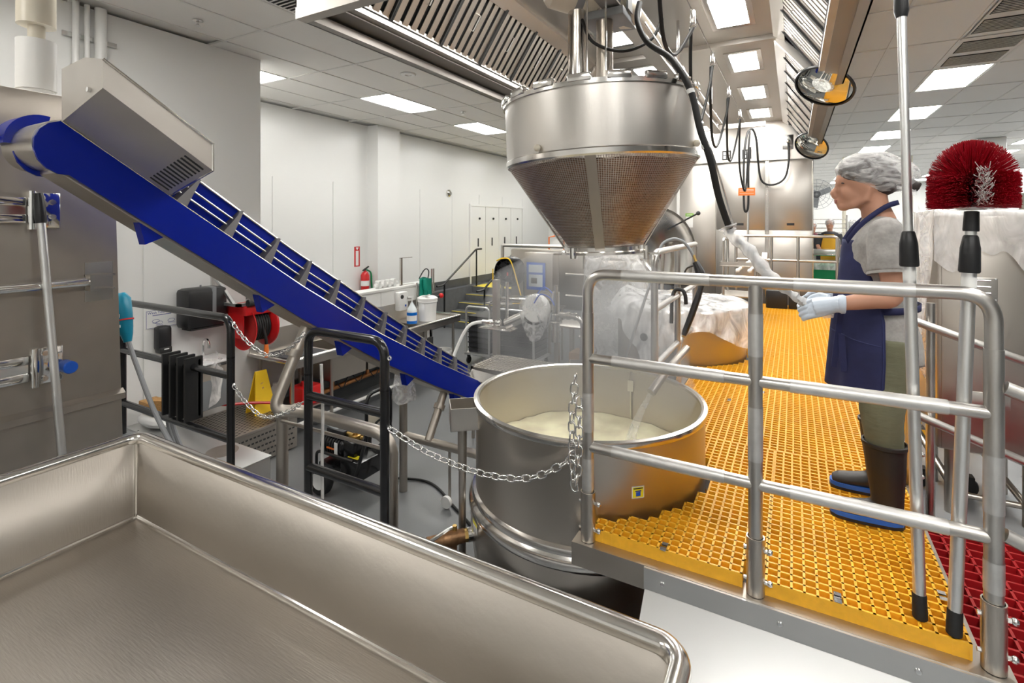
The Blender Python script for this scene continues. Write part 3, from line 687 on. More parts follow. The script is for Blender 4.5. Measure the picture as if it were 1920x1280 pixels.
# side railing between the two kettles
SX = -.785
t = thing('platform_rail', 'grey steel pipe railing between the two kettles', 'railing', (SX, 4.05, PZ))
part('top_rail', MB().tube(fillet([(SX,3.31,2.0),(SX,3.31,RZ[0]+.02),(SX,4.86,RZ[0]+.02)], .09, 8), .0215, 16), 'steel_pipe', t)
for i, y in enumerate((3.31, 4.05, 4.84)):
    part('post', MB().cyl((SX,y,1.09), (SX,y,2.03 if not i else RZ[0]), rp, n=16), 'steel_pipe', t); sleeve(t, SX, y)
for z in RZ[1:]: part('mid_rail', MB().cyl((SX,3.31,z), (SX,4.86,z), rr, n=14), 'steel_pipe', t)
# far end railing in front of the steel cabinets
t = thing('platform_rail', 'far steel pipe railing in front of the steel cabinets', 'railing', (0, 8.78, PZ))
part('top_rail', MB().tube(fillet([(-.80,8.78,1.1),(-.80,8.78,2.2),(.58,8.78,2.2),(.58,8.78,1.9)], .09, 6), .0215), 'steel_pipe', t)
for x in (-.30, .06, .56): part('post', MB().cyl((x,8.78,1.09), (x,8.78,2.19), rp), 'steel_pipe', t)
part('mid_rail', MB().cyl((-.80,8.78,1.83), (.58,8.78,1.83), rr), 'steel_pipe', t)
part('mid_rail', MB().cyl((-.80,8.78,1.47), (.58,8.78,1.47), rr), 'steel_pipe', t)
# red step grating
m = MB(); RZ2 = .95
for i in range(16): m.box(.525+.075*i-.005, .525+.075*i+.005, 1.90, 3.14, RZ2-.045, RZ2)
for j in range(21): m.box(.52, 1.655, 1.90+.062*j-.005, 1.90+.062*j+.005, RZ2-.045, RZ2)
t = thing('red_step', 'red square-mesh grating step beside the yellow platform', 'grating', (1.1, 2.5, UF))
part('grating', m, 'frp_red', t); part('step_frame', MB().box(.60,1.65,1.90,1.93,UF+.001,.90).box(.60,1.65,3.11,3.14,UF+.001,.90), 'steel_matte', t)
# ================================================================ exhaust hood
HX = -1.0; HY0, HY1 = 1.82, 9.55
t = thing('exhaust_hood', 'long stainless exhaust hood with baffle filters over the kettles', 'hood', (HX, 5.7, 3.5))
for s, nm in ((-1,'left'), (1,'right')):
    def X(d): return HX+s*d
    part('outer_panel', MB().prism([(X(1.345),3.5),(X(1.335),3.5),(X(1.335),CZ+.02),(X(1.345),CZ+.02)], 'y', HY0, HY1), 'hood_edge', t)
    part('lip', MB().prism([(X(1.345),3.5),(X(1.345),3.555),(X(1.30),3.555),(X(1.285),3.50)], 'y', HY0, HY1), 'hood_edge', t)
    part('trough', MB().prism([(X(1.335),3.56),(X(1.335),3.70),(X(1.33),3.70),(X(1.33),3.565),(X(1.215),3.60),(X(1.215),3.592)], 'y', HY0+.02, HY1), 'hood_edge', t)
    part('filter_rail', MB().prism([(X(1.235),3.60),(X(1.235),3.67),(X(1.175),3.68),(X(1.175),3.61)], 'y', HY0+.05, HY1), 'cover_steel', t)
    part('upper_rail', MB().prism([(X(.93),4.02),(X(.93),4.10),(X(.84),4.12),(X(.84),4.08)], 'y', HY0+.05, HY1), 'steel_x', t)
    a = V((X(1.19),0,3.645)); b_ = V((X(.89),0,4.09)); L = (b_-a).length; d = (b_-a)/L; nrm = V((-s*d.z*1.0, 0, s*d.x)) if s > 0 else V((d.z, 0, -d.x))
    if nrm.z > 0: nrm = -nrm
    M = Matrix((d, V((0,1,0)), d.cross(V((0,1,0))))).transposed()
    slat = MB().obox((0,0,0), (L, .050, .006), M).mesh('slat', 'steel_matte')
    fr = MB().obox((0,-.245,0), (L, .012, .03), M).obox((0,.245,0), (L, .012, .03), M).obox(d*(L/2-.008), (.014, .49, .03), M).obox(-d*(L/2-.008), (.014, .49, .03), M).obox(-nrm*.02, (L,.49,.004), M)
    hd = MB().tube([V((0,-.03,0))+d*.06+nrm*.0, V((0,-.03,0))+d*.06+nrm*.025, V((0,-.03,0))-d*.06+nrm*.025, V((0,-.03,0))-d*.06], .005, 6)
    frm, hdm = fr.mesh('filter', 'dark_gap'), hd.mesh('handle', 'zinc')
    mid = (a+b_)/2; y = HY0+.30; k = 0
    while y < HY1-.3:
        if 5.05 < y < 5.35: y = 5.42
        f = shared('filter', frm, t, mid+V((0,y,0)))
        for q in range(6): shared('slat', slat, f, V(BASE[t])+V((0,-.205+.082*q,0)))
        shared('handle', hdm, f, V(BASE[t])+nrm*.006); y += .505; k += 1
    part('filter_divider', MB().hexa([(X(1.24),5.13,3.56),(X(1.24),5.17,3.56),(X(.86),5.17,4.03),(X(.86),5.13,4.03)], [(X(1.24),5.13,3.68),(X(1.24),5.17,3.68),(X(.86),5.17,4.12),(X(.86),5.13,4.12)]), 'steel_x', t)
part('end_panel', MB().box(HX-1.345, HX+1.345, HY0, HY0+.012, 3.5, CZ+.02), 'steel_panel', t)
part('end_lip', MB().prism([(HY0-.002,3.498),(HY0-.002,3.56),(HY0+.05,3.56),(HY0+.065,3.498)], 'x', HX-1.345, HX+1.345), 'cover_steel', t)
part('back_panel', MB().box(HX-1.345, HX+1.30, HY1, HY1+.012, 3.46, CZ+.02), 'steel_panel', t)
part('roof_panel', MB().box(HX-.90, HX+.90, HY0, 5.13, 4.105, 4.115).box(HX-.90, HX+.90, 5.17, HY1, 4.105, 4.115), 'steel_panel', t)
part('roof_band', MB().prism([(HX-.9,4.104),(HX+.9,4.104),(HX+.9,4.06),(HX-.9,4.06)], 'y', 5.12, 5.18), 'steel_x', t)
part('roof_cover', MB().box(HX-1.34, HX+1.34, HY0, HY1, CZ+.03, CZ+.06), 'steel_matte', t)
k = 0
for y in (2.95, 4.40, 5.85, 7.30, 8.7):
    for x, nm in ((-.45,'right'), (-1.42,'left')):
        q = thing('hood_lamp', '%s recessed hood lamp from the near end on the %s side' % (ordn[(2.95,4.40,5.85,7.30,8.7).index(y)], nm), 'light', (x, y, 4.07), 'recessed lamps in the hood roof')
        part('frame', MB().box(x-.17,x+.17,y-.37,y-.30,4.09,4.105).box(x-.17,x+.17,y+.30,y+.37,4.09,4.105).box(x-.17,x-.125,y-.30,y+.30,4.09,4.105).box(x+.125,x+.17,y-.30,y+.30,4.09,4.105), 'steel_polish', q)
        part('lens', MB().box(x-.125,x+.125,y-.30,y+.30,4.085,4.1), 'hood_light', q)
# ---------------------------------------------------------------- monorail, festoon cable
t = thing('monorail', 'stainless monorail beam hanging under the hood roof', 'beam', (-.85, 4.8, 3.55))
part('beam', MB().box(-.90,-.80,2.3,7.0,3.55,3.56).box(-.855,-.845,2.3,7.0,3.56,3.68).box(-.90,-.80,2.3,7.0,3.68,3.69), 'steel_x', t)
part('cross_bar', MB().box(-1.5,-.30,6.98,7.03,3.60,3.66), 'steel_x', t)
for y in (2.6, 4.4, 6.4): part('hanger', MB().cyl((-.85,y,3.69), (-.85,y,4.10), .012, n=8).box(-.90,-.80,y-.04,y+.04,3.69,3.70), 'steel_polish', t)
fx, fz = -.56, 3.70; hg = [2.5, 3.38, 4.27, 5.43, 6.62]
t = thing('festoon_cable', 'black cable hung in loops from a tight wire under the hood', 'cable', (fx, 4.5, 3.2))
part('wire', MB().cyl((fx,HY0+.02,fz+.04), (fx,HY1,fz+.04), .004, n=6), 'zinc', t)
for i, y in enumerate(hg):
    part('trolley', MB().rbox(fx-.014,fx+.014,y-.02,y+.02,fz-.03,fz+.05,.004).tube([(fx-.02,y,fz-.05),(fx,y,fz-.02),(fx+.02,y,fz-.05),(fx,y,fz-.07),(fx-.02,y,fz-.05)], .004, 6), 'zinc', t)
    if i:
        y0 = hg[i-1]; dy = y-y0; g_ = .55 if i == 1 else 1
        part('cable_loop', MB().tube(spline([(fx-.012,y0,fz-.06),(fx-.03,y0+dy*.10,fz-.28*g_),(fx-.05,y0+dy*.30,fz-.55*g_),(fx-.05,y0+dy*.5,fz-.62*g_),(fx-.04,y0+dy*.72,fz-.5*g_),(fx-.01,y-dy*.08,fz-.22*g_),(fx,y,fz-.06)], 8), .011, 8), 'black_rubber', t)
part('cable_end', MB().tube(spline([(fx,6.62,fz-.06),(fx-.02,6.8,fz-.6),(fx+.03,6.95,fz-.9),(fx+.05,7.1,fz-.5),(fx+.06,7.3,fz-.1)], 8), .011, 8), 'black_rubber', t)
# chain hoist
HM = V((-.95, 2.70, 3.62))
t = thing('chain_hoist', 'cream electric hoist motor with steel cylinders above the hanging basket', 'hoist', (-.95, 2.7, 3.1))
dirm = V((.62, .55, -.16)).normalized()
part('motor', MB().tube([HM-dirm*.30, HM-dirm*.27, HM+dirm*.16, HM+dirm*.22, HM+dirm*.25], [.07,.095,.095,.08,.03], 20), 'cream_paint', t)
part('motor_cap', MB().tube([HM+dirm*.06, HM+dirm*.09], .099, 20).tube([HM-dirm*.14, HM-dirm*.10], .099, 20), 'grey_plastic', t)
part('lift_cylinder', MB().cyl((-1.04,2.62,3.15), (-1.04,2.62,3.56), .055, n=20), 'steel_polish', t)
part('lift_cylinder', MB().cyl((-.90,2.66,3.13), (-.90,2.66,3.56), .045, n=20), 'steel', t)
part('trolley_plate', MB().rbox(-1.02,-.78,2.60,2.86,3.50,3.545,.006).box(-.93,-.92,2.66,2.80,3.545,3.68).box(-.78,-.77,2.66,2.80,3.545,3.68), 'grey_plastic', t)
part('hoist_chain', MB().cyl((-.96,2.55,3.12), (-.96,2.55,3.60), .006, n=6).cyl((-.86,2.56,3.2), (-.86,2.56,3.58), .006, n=6), 'zinc', t)
part('control_lead', MB().tube(spline([(-1.0,2.58,3.5),(-.93,2.56,3.36),(-.78,2.6,3.30),(-.66,2.7,3.37),(-.62,2.78,3.5)], 8), .009, 8), 'black_rubber', t)
part('hook_block', MB().rbox(-.99,-.89,2.62,2.72,3.08,3.16,.01), 'grey_plastic', t)
# hanging strainer basket
BX, BY = -.93, 2.69; zb0, zj, ztp = 2.255, 2.735, 3.075; Rb = .515; rb = .205
t = thing('strainer_basket', 'big steel funnel-shaped strainer basket full of brown beans hanging over the kettle', 'basket', (BX, BY, zb0)); c = (BX, BY, 0)
part('cylinder', MB().lathe([(Rb,zj),(Rb,ztp-.03)], c, 80).lathe([(Rb-.006,ztp-.03),(Rb-.006,zj)], c, 80), 'steel_x', t)
part('lower_band', MB().lathe([(Rb-.004,zj-.02),(Rb+.006,zj-.012),(Rb+.006,zj+.012),(Rb,zj+.018)], c, 80), 'steel_polish', t)
part('top_ring', MB().lathe([(Rb-.01,ztp-.035),(Rb+.010,ztp-.035),(Rb+.010,ztp-.012),(Rb-.03,ztp-.012),(Rb-.03,ztp-.03)], c, 80), 'steel_polish', t)
tab = MB().rbox(-.012,.016,-.055,.055,-.012,.024,.005).mesh('rim_tab', 'steel_polish')
for k in range(18): a = 2*pi*k/18; shared('rim_tab', tab, t, (BX+Rb*cos(a), BY+Rb*sin(a), ztp-.008), rotM('Z', math.degrees(a)))
n, mm = 96, 10; cone = MB().lathe([(Rb-.004+(rb-Rb)*j/mm, zj-.012+(zb0+.015-zj)*j/mm) for j in range(mm+1)], c, n)
me_o = part('mesh_cone', cone, 'perforated', t, 'fine perforated cone of the basket')
me = me_o.data; uvl = me.uv_layers.new(name='uv')
for p in me.polygons:
    an = [atan2(me.vertices[i].co.y, me.vertices[i].co.x)/(2*pi) for i in p.vertices]
    if max(an)-min(an) > .5: an = [q+1 if q < 0 else q for q in an]
    for li, q in zip(p.loop_indices, an): uvl.data[li].uv = (q, me.vertices[me.loops[li].vertex_index].co.z/.48)
for a in (radians(-76), radians(104), radians(14), radians(194)):
    p0 = V((BX+(Rb+.003)*cos(a), BY+(Rb+.003)*sin(a), zj)); p1 = V((BX+(rb+.004)*cos(a), BY+(rb+.004)*sin(a), zb0)); q = (p1-p0)
    M = Matrix((q.normalized(), V((-sin(a),cos(a),0)), q.normalized().cross(V((-sin(a),cos(a),0))))).transposed()
    part('cone_strap', MB().obox((p0+p1)/2, (q.length,.05,.005), M), 'steel_matte', t)
part('bottom_ring', MB().lathe([(rb-.01,zb0+.02),(rb+.012,zb0+.02),(rb+.012,zb0),(rb+.03,zb0-.005),(rb+.03,zb0-.018),(0,zb0-.02)], c, 48), 'steel_polish', t)
part('latch_arm', MB().box(BX-.30,BX+.30,BY-.012,BY+.012,zb0-.03,zb0-.02).cyl((BX+.24,BY-.03,zb0-.05), (BX+.24,BY-.03,zb0+.02), .012, n=8).cyl((BX-.1,BY-.2,zb0-.035), (BX-.1,BY-.2,zb0+.02), .02, n=10), 'steel_polish', t)
for a in (radians(-105), radians(-8), radians(170)): part('peg', MB().ball((BX+(Rb+.012)*cos(a), BY+(Rb+.012)*sin(a), zj+.04), .018, 10, 6), 'cream_paint', t)
part('lid_hook', MB().box(BX-.53,BX-.50,BY-.05,BY+.03,ztp-.09,ztp+.03), 'white_plastic', t)
for k in range(3):
    a = radians(20+120*k); part('sling', MB().cyl((BX+(Rb-.03)*cos(a), BY+(Rb-.03)*sin(a), ztp-.03), (BX-.02, BY-.02, ztp+.03), .009, n=8), 'steel_polish', t)
def bh(u, v):
    a = 2*pi*u; r = .492*v if v < .999 else .492
    return (BX+r*cos(a), BY+r*sin(a), zj-.035+.02*noise.noise((r*cos(a)*9, r*sin(a)*9, 0)))
bn = MB().surf(bh, 60, 10).lathe([(.492,zj-.036),(.492-.30*.98,zb0+.03),(0,zb0+.028)], c, 60)
bo = solo('beans', bn, 'beans', 'brown beans heaped inside the hanging strainer basket', 'beans', smooth=60)
for o in (t, bo):
    o.matrix_world = Matrix.Translation(V((BX,BY,2.6))) @ Matrix.Rotation(radians(-2.3), 4, V((-.4857,.8741,0))) @ Matrix.Translation(-V((BX,BY,2.6))) @ Matrix.Translation(V(BASE[o]))
# control pendant: hose plus wrapped handle
t = thing('hoist_pendant', 'black hose leading to a hoist control wrapped in clear plastic held by the worker', 'control', (-.2, 2.75, 2.1))
hose = spline([(-.72,2.70,3.58),(-.718,2.65,3.461),(-.65,2.60,3.321),(-.51,2.50,3.184),(-.411,2.42,3.004),(-.368,2.40,2.827),(-.326,2.42,2.682),(-.30,2.50,2.518),(-.26,2.60,2.357)], 8)
part('hose', MB().tube(hose, .015, 12), 'black_rubber', t)
part('hose_band', MB().cyl((-.413,2.42,3.01), (-.408,2.418,2.99), .018).cyl((-.347,2.41,2.755), (-.342,2.412,2.735), .019), 'white_plastic', t)
part('safety_wire', MB().tube(spline([(-.68,2.66,3.45),(-.49,2.52,3.12),(-.35,2.43,2.80),(-.29,2.47,2.60),(-.245,2.60,2.37)], 8), .004, 6), 'zinc', t)
film = spline([(-.275,2.60,2.385),(-.255,2.60,2.345),(-.18,2.60,2.271),(-.10,2.57,2.167),(-.020,2.555,2.098),(.03,2.552,2.06),(.09,2.552,2.03)], 6)
part('handle_core', MB().tube(film[8:], .012, 10), 'grey_plastic', t)
m = MB(); nf = len(film); rs = [(.028+.005*sin(i*1.7)+(.012 if i < 3 else 0))*(1 if i < nf-14 else .62) for i in range(nf)]
m.tube(film, rs, 14)
m.v = [tuple(V(p)+V((noise.noise(V(p)*60),noise.noise(V(p)*60+V((5,0,0))),noise.noise(V(p)*60+V((0,9,0)))))*.007) for p in m.v]
part('plastic_sleeve', m, 'film_cover', t, 'crumpled clear plastic sleeve'); part('tape_end', MB().tube([(.09,2.552,2.03),(.12,2.55,2.015),(.15,2.55,2.01)], [.022,.026,.014], 10), 'film', t)
# convex mirrors on the hood edge
for i, (y, tz) in enumerate(((4.88, 3.50), (8.35, 3.47))):
    x = .22; T_ = V((-x,-y,2.4-tz)).normalized(); R_ = V((.874,.486,0))
    nn = (T_*.30+(R_*-.47+V((0,0,-.88)))*.95 if i == 0 else T_*.50+(R_*-.62+V((0,0,-.79)))*.87).normalized()
    zz = -nn; xx = zz.cross(V((0,1,0))).normalized(); M = Matrix((xx, zz.cross(xx), zz)).transposed()
    t = thing('convex_mirror', ['round convex mirror on the near part of the hood edge','round convex mirror on the far part of the hood edge'][i], 'mirror', (x, y, tz), 'convex mirrors on the hood edge')
    def dsk(prof):
        mb = MB().lathe(prof, (0,0,0), 36); mb.v = [tuple(V((x,y,tz+.02)) + M @ V(p)) for p in mb.v]; return mb
    part('glass', dsk([(0,-.045),(.09,-.038),(.17,-.018),(.215,.002)]), 'mirror', t, smooth=90)
    part('frame', dsk([(.212,-.010),(.226,-.008),(.23,.006),(.212,.012)]), 'black_plastic', t)
    part('back', dsk([(.215,.010),(.1,.03),(0,.03)]), 'black_plastic', t)
    part('bracket', MB().tube([(x,y,tz+.04),(x+.03,y+.02,tz+.10),(.338,y+.05,3.72)], .006, 8).box(.346,.352,y-.04,y+.10,3.66,3.78), 'steel_polish', t)

# ================================================================ steel cabinets at the platform end
t = thing('steel_locker', 'tall stainless wall cabinet with flush doors at the platform end', 'cabinet', (-.8, 9.95, UF))
part('carcass', MB().box(-2.05, .285, 9.63, 10.4, UF+.001, 3.46), 'steel_panel', t)
for i, (xa, xb) in enumerate(((-2.04,-1.21),(-1.195,-.425),(-.365,.28))):
    if i == 0: part('door', MB().rbox(xa, xb, 9.612, 9.63, .95, 3.45, .004), 'steel_panel', t); continue
    part('door', MB().rbox(xa, xb, 9.612, 9.63, 2.285, 3.45, .004), 'steel_panel', t)
    d = part('door', MB().rbox(xa, xb, 9.612, 9.63, .95, 2.275, .004), 'steel_panel', t)
    cx = (xa+xb)/2; part('handle_slot', MB().box(cx-.055,cx+.055,9.606,9.613,2.36,2.40), 'print_black', d)
part('mullion', MB().box(-.42,-.37,9.615,9.63,.9,3.46).box(.27,.285,9.60,9.63,.9,3.46), 'steel_polish', t)
tg = thing('notice_tag', 'small white notice with green header on the steel cabinet', 'notice', (-1.62, 9.61, 2.35))
part('sheet', MB().box(-1.71,-1.59,9.606,9.611,2.32,2.52), 'paper', tg); part('header', MB().box(-1.72,-1.58,9.603,9.607,2.52,2.575), 'print_green', tg)
part('lettering', MB().box(-1.70,-1.60,9.601,9.603,2.542,2.553).box(-1.70,-1.60,9.604,9.606,2.46,2.463), 'paper', tg)
# outlet plates on the hood back wall and the hanging water hose
for i, (x, w_, l) in enumerate(((-1.02,.12,'black outlet panel left of the hanging hose on the steel wall'),(-.70,.12,'black outlet panel just behind the hanging hose on the steel wall'))):
    q = thing('outlet_panel', l, 'outlet', (x, 9.54, 3.5)); part('plate', MB().box(x-.07,x+.07,9.53,9.549,3.50,3.66), 'print_black', q)
    for a in range(2):
        for b_ in range(2): part('socket', MB().box(x-.05+.06*a,x-.01+.06*a,9.525,9.531,3.52+.065*b_,3.57+.065*b_), 'galv', q)
t = thing('wash_hose', 'black wash hose looping from a wall plate with an orange tag', 'hose', (-.2, 9.5, 2.6))
part('wall_plate', MB().rbox(-.16,.0,9.535,9.549,3.62,3.86,.004), 'zinc', t); part('coupling', MB().cyl((-.075,9.54,3.74), (-.075,9.46,3.74), .03).ball((-.075,9.46,3.74), .035, 10, 6), 'chrome', t)
part('hose', MB().tube(spline([(-.075,9.45,3.73),(-.07,9.42,3.4),(-.13,9.40,3.13),(-.30,9.38,3.03),(-.46,9.36,3.10),(-.51,9.3,3.4),(-.53,9.2,3.75),(-.58,9.1,3.92),(-.65,9.0,3.85),(-.69,8.9,3.5),(-.69,8.8,3.0),(-.68,8.75,2.65),(-.65,8.75,2.58),(-.62,8.75,2.7),(-.62,8.78,3.2),(-.60,8.85,3.6)], 8), .016, 10), 'black_rubber', t)
tagp = part('tag', MB().box(-.76,-.52,8.70,8.705,2.83,2.95), 'orange_plastic', t, 'orange plastic tag on the hose')
part('tag_lines', MB().box(-.74,-.54,8.698,8.7,2.92,2.926).box(-.74,-.54,8.698,8.7,2.90,2.905).box(-.74,-.54,8.698,8.7,2.86,2.865), 'paper', tagp)
part('wand', MB().cyl((-.635,8.80,2.05), (-.62,8.80,2.75), .014).cyl((-.635,8.80,1.98), (-.635,8.80,2.07), .026), 'alu', t)
# tray stand with plastic tools, black bin
t = thing('tray_stand', 'steel tray stand with hand rails in front of the steel cabinets', 'stand', (-.75, 7.4, GT))
for x, y in ((-.80,7.1),(-.80,7.6),(-.42,7.1),(-.42,7.6)): part('leg', MB().cyl((x,y,GT+.05), (x,y,2.17 if x < -.6 else 1.86), .018), 'steel_pipe', t); 
for x, y in ((-.42,7.1),(-.42,7.6)):
    part('caster', MB().cyl((x-.015,y,GT+.05), (x+.015,y,GT+.05), .048, n=18), 'black_rubber', t)
for x, y in ((-.80,7.1),(-.80,7.6)): part('caster', MB().cyl((x-.015,y,GT+.05), (x+.015,y,GT+.05), .048, n=18), 'black_rubber', t)
part('tray', MB().rbox(-.84,-.38,7.06,7.64,1.84,1.855,.004).box(-.84,-.83,7.06,7.64,1.855,1.90).box(-.39,-.38,7.06,7.64,1.855,1.90).box(-.84,-.38,7.06,7.07,1.855,1.90), 'steel_x', t)
part('handle', MB().tube(fillet([(-.80,7.1,1.9),(-.80,7.1,2.19),(-.80,7.6,2.19),(-.80,7.6,1.9)], .06), .018), 'steel_pipe', t)
part('shelf', MB().rbox(-.84,-.38,7.06,7.64,1.45,1.47,.004), 'steel_x', t)
for i, (a, b_) in enumerate((((-.62,7.0,1.80),(-.44,7.35,1.95)), ((-.48,7.0,1.80),(-.33,7.35,1.97)))):
    q = thing('ladle', ['white plastic paddle handle on the left of the steel tray','white plastic paddle handle on the right of the steel tray'][i], 'paddle', a); part('shaft', MB().cyl(a, b_, .020), 'white_plastic', q); part('knob', MB().ball(a, .028, 12, 8), 'white_plastic', q); part('blade', MB().obox(b_, (.06,.16,.02), rotM('X', 25)), 'white_plastic', q)
solo('black_bin', MB().rbox(-.36,-.08,8.45,8.62,GT+.001,1.40,.012).rbox(-.06,.06,8.47,8.62,GT+.001,1.34,.012), 'black_plastic', 'low black plastic bin at the far end of the yellow grating', 'bin')
# spray gun hanging on the side railing
t = thing('spray_gun', 'black pressure washer gun hanging over the rail between the kettles', 'spray gun', (-.75, 4.0, 1.5))
part('hose', MB().tube(spline([(-.90,3.9,2.14),(-.87,3.92,2.24),(-.80,3.95,2.28),(-.73,3.97,2.26),(-.68,3.98,2.20),(-.655,3.98,2.15)], 8), .011, 10), 'grey_plastic', t)
part('coupling', MB().cyl((-.655,3.98,2.16), (-.632,3.975,2.10), .011), 'brass', t)
part('body', MB().tube([(-.64,3.975,2.11),(-.61,3.97,2.04),(-.585,3.965,1.985),(-.58,3.96,1.97)], [.024,.034,.030,.018], 10), 'black_plastic', t)
part('trigger_guard', MB().tube(spline([(-.63,3.97,2.09),(-.70,3.975,2.06),(-.72,3.975,2.0),(-.68,3.97,1.99),(-.61,3.965,1.99)], 6), .007, 8), 'black_plastic', t)
part('lance_grip', MB().tube([(-.585,3.965,1.97),(-.62,3.95,1.85),(-.66,3.93,1.72),(-.70,3.90,1.60),(-.71,3.895,1.57)], [.018,.024,.024,.022,.016], 10), 'black_plastic', t)
part('lance', MB().cyl((-.71,3.895,1.575), (-.76,3.87,1.24), .007, n=8), 'steel_polish', t); part('nozzle_nut', MB().cyl((-.705,3.9,1.585), (-.714,3.894,1.555), .012, n=8), 'brass', t)
part('hook', MB().tube(spline([(-.80,3.9,1.65),(-.795,3.9,1.83),(-.77,3.9,1.90),(-.72,3.9,1.90),(-.70,3.9,1.86),(-.695,3.9,1.80)], 6), .014, 8), 'black_rubber', t)
t = solo('steel_lance', MB().cyl((-1.10,3.6,1.30), (-.90,3.9,2.12), .010, n=8), 'grey_plastic', 'thin grey lance leaning behind the railing beside the covered kettle', 'lance')
# water running into the kettle
st = MB().tube(spline([(-.72,2.95,1.42),(-.76,2.91,1.33),(-.80,2.87,1.22),(-.82,2.85,1.13)], 6), [.012+.0012*i for i in range(19)], 10)
t = thing('fill_spout', 'grey fill spout pouring a thin stream into the open kettle', 'spout', (-.66, 3.1, 1.2))
part('spout', MB().tube([(-.58,3.30,1.62),(-.66,3.08,1.52),(-.72,2.95,1.42)], [.022,.024,.026], 12), 'steel_matte', t); part('stream', st, 'film_light', t, 'thin pale stream of liquid')
# ================================================================ inclined conveyor
CX0, CX1 = -2.65, -2.84
edge = [(.92,2.82),(1.346,2.524),(1.556,2.381),(2.10,2.009),(2.774,1.588),(3.45,1.213),(4.09,.887)]
def ez(y):
    if y <= edge[0][0]: return edge[0][1]+(edge[0][0]-y)*.69
    for (a, b_), (c_, d) in zip(edge, edge[1:]):
        if y <= c_: return b_+(d-b_)*(y-a)/(c_-a)
    return edge[-1][1]-(y-edge[-1][0])*.5
HP = .20
t = thing('conveyor', 'long blue inclined conveyor with a steel motor cover climbing to the left', 'conveyor', (-2.76, 2.5, 0))
ys = [.92+(4.09-.92)*i/24 for i in range(25)]
top = [(y, ez(y)) for y in ys]; bot = [(y, ez(y)-HP) for y in ys]
hc = V((.905, 2.715)); head = []
pt, pb = V(top[0]), V((bot[0][0]+.03, ez(bot[0][0]+.03)-HP))
for k in range(1, 8):
    a = k/8; ang = pi*a; d = (pb-pt); mid = (pt+pb)/2; n_ = V((d.y, -d.x)).normalized(); n_ = n_ if n_.x < 0 else -n_
    head.append(tuple(mid - d/2*cos(ang) + n_*sin(ang)*.10))
outline = top + [(4.13, ez(4.10)-.03), (4.12, ez(4.10)-.10)] + bot[::-1][:-1] + [tuple(pb)] + head[::-1]
for x, nm in ((CX0, 'near'), (CX1-.012, 'far')): part('side_panel', MB().prism(outline, 'x', x, x+.012), 'blue_paint', t, smooth=40)
belly = [(y, ez(y)-HP+.03) for y in ys] + [(y, ez(y)-HP-.02) for y in ys[::-1]]
def strip(prof_a, prof_b, x0, x1):
    m = MB()
    for i in range(len(prof_a)-1):
        a, b_, c_, d = prof_a[i], prof_a[i+1], prof_b[i+1], prof_b[i]
        m.add([(x,p[0],p[1]) for x in (x0,x1) for p in (a,b_,c_,d)], [(0,1,2,3),(4,7,6,5),(0,4,5,1),(3,2,6,7)]+([(0,3,7,4)] if i == 0 else [])+([(1,5,6,2)] if i == len(prof_a)-2 else []))
    return m
part('belly_pan', strip([(y, ez(y)-HP+.02) for y in ys], [(y, ez(y)-HP-.012) for y in ys], CX1+.001, CX0-.001), 'steel_matte', t)
hd2 = [(.92+.03*k, ez(.92+.03*k)-HP-.02) for k in range(6)]
part('discharge_cover', MB().lathe([(0,CX1-.13),(.098,CX1-.13),(.102,CX1-.125),(.102,CX0-.002),(0,CX0-.002)], (0,.935,2.725), 32, 'x').prism([(.93,2.63),(1.12,2.50),(1.14,2.53),(.95,2.68)], 'x', CX1-.09, CX0-.002), 'steel_x', t)
hb = MB(); arc = [radians(185-9*k) for k in range(13)]
hb.prism([(.935,2.74)]+[(.935+.125*cos(a),2.745+.125*sin(a)) for a in arc], 'x', CX1-.15, CX1-.02)
part('head_guard', hb, 'blue_paint', t, 'curved blue guard over the head roller')
part('belt', strip([(y, ez(y)-.09) for y in ys], [(y, ez(y)-.10) for y in ys], CX1+.002, CX0-.013), 'blue_paint', t)
# recessed upper guard with ribs
def gh(y): return .225-.10*max(0, (y-2.6)/1.5)
XI = -2.745
gy = [1.25+(4.06-1.25)*i/20 for i in range(21)]
part('upper_guard', strip([(y, ez(y)+gh(y)) for y in gy], [(y, ez(y)-.06) for y in gy], XI-.008, XI), 'blue_paint', t)
part('guard_rail', MB().tube([(XI+.004,y,ez(y)+gh(y)) for y in gy], .007, 8), 'steel_polish', t)
for q in (.38, .62): part('guide_rod', MB().tube([(XI+.03,y,ez(y)+gh(y)*q) for y in gy], .006, 8), 'steel_pipe', t)
part('edge_strip', MB().tube([(CX0+.006,y,ez(y)+.002) for y in ys], .005, 6), 'steel_polish', t)
k = 0; y = 1.42
while y < 3.95:
    z0 = ez(y); sl = (ez(y+.02)-ez(y-.02))/.04; L = gh(y)*cos(math.atan(sl)); nn = V((0,-sl,1)).normalized(); dd = V((0,1,sl)).normalized()
    p = V((0,y,z0)); q = p+nn*L
    poly = [p-dd*.055, p+dd*.006, q+dd*.004, q-dd*.006]
    part('rib', MB().hexa([(XI+.001, a.y, a.z) for a in poly], [(x_, a.y, a.z) for x_, a in zip((CX0-.012,CX0-.012,XI+.035,XI+.035), poly)]), 'rib_grey', t)
    y += .235
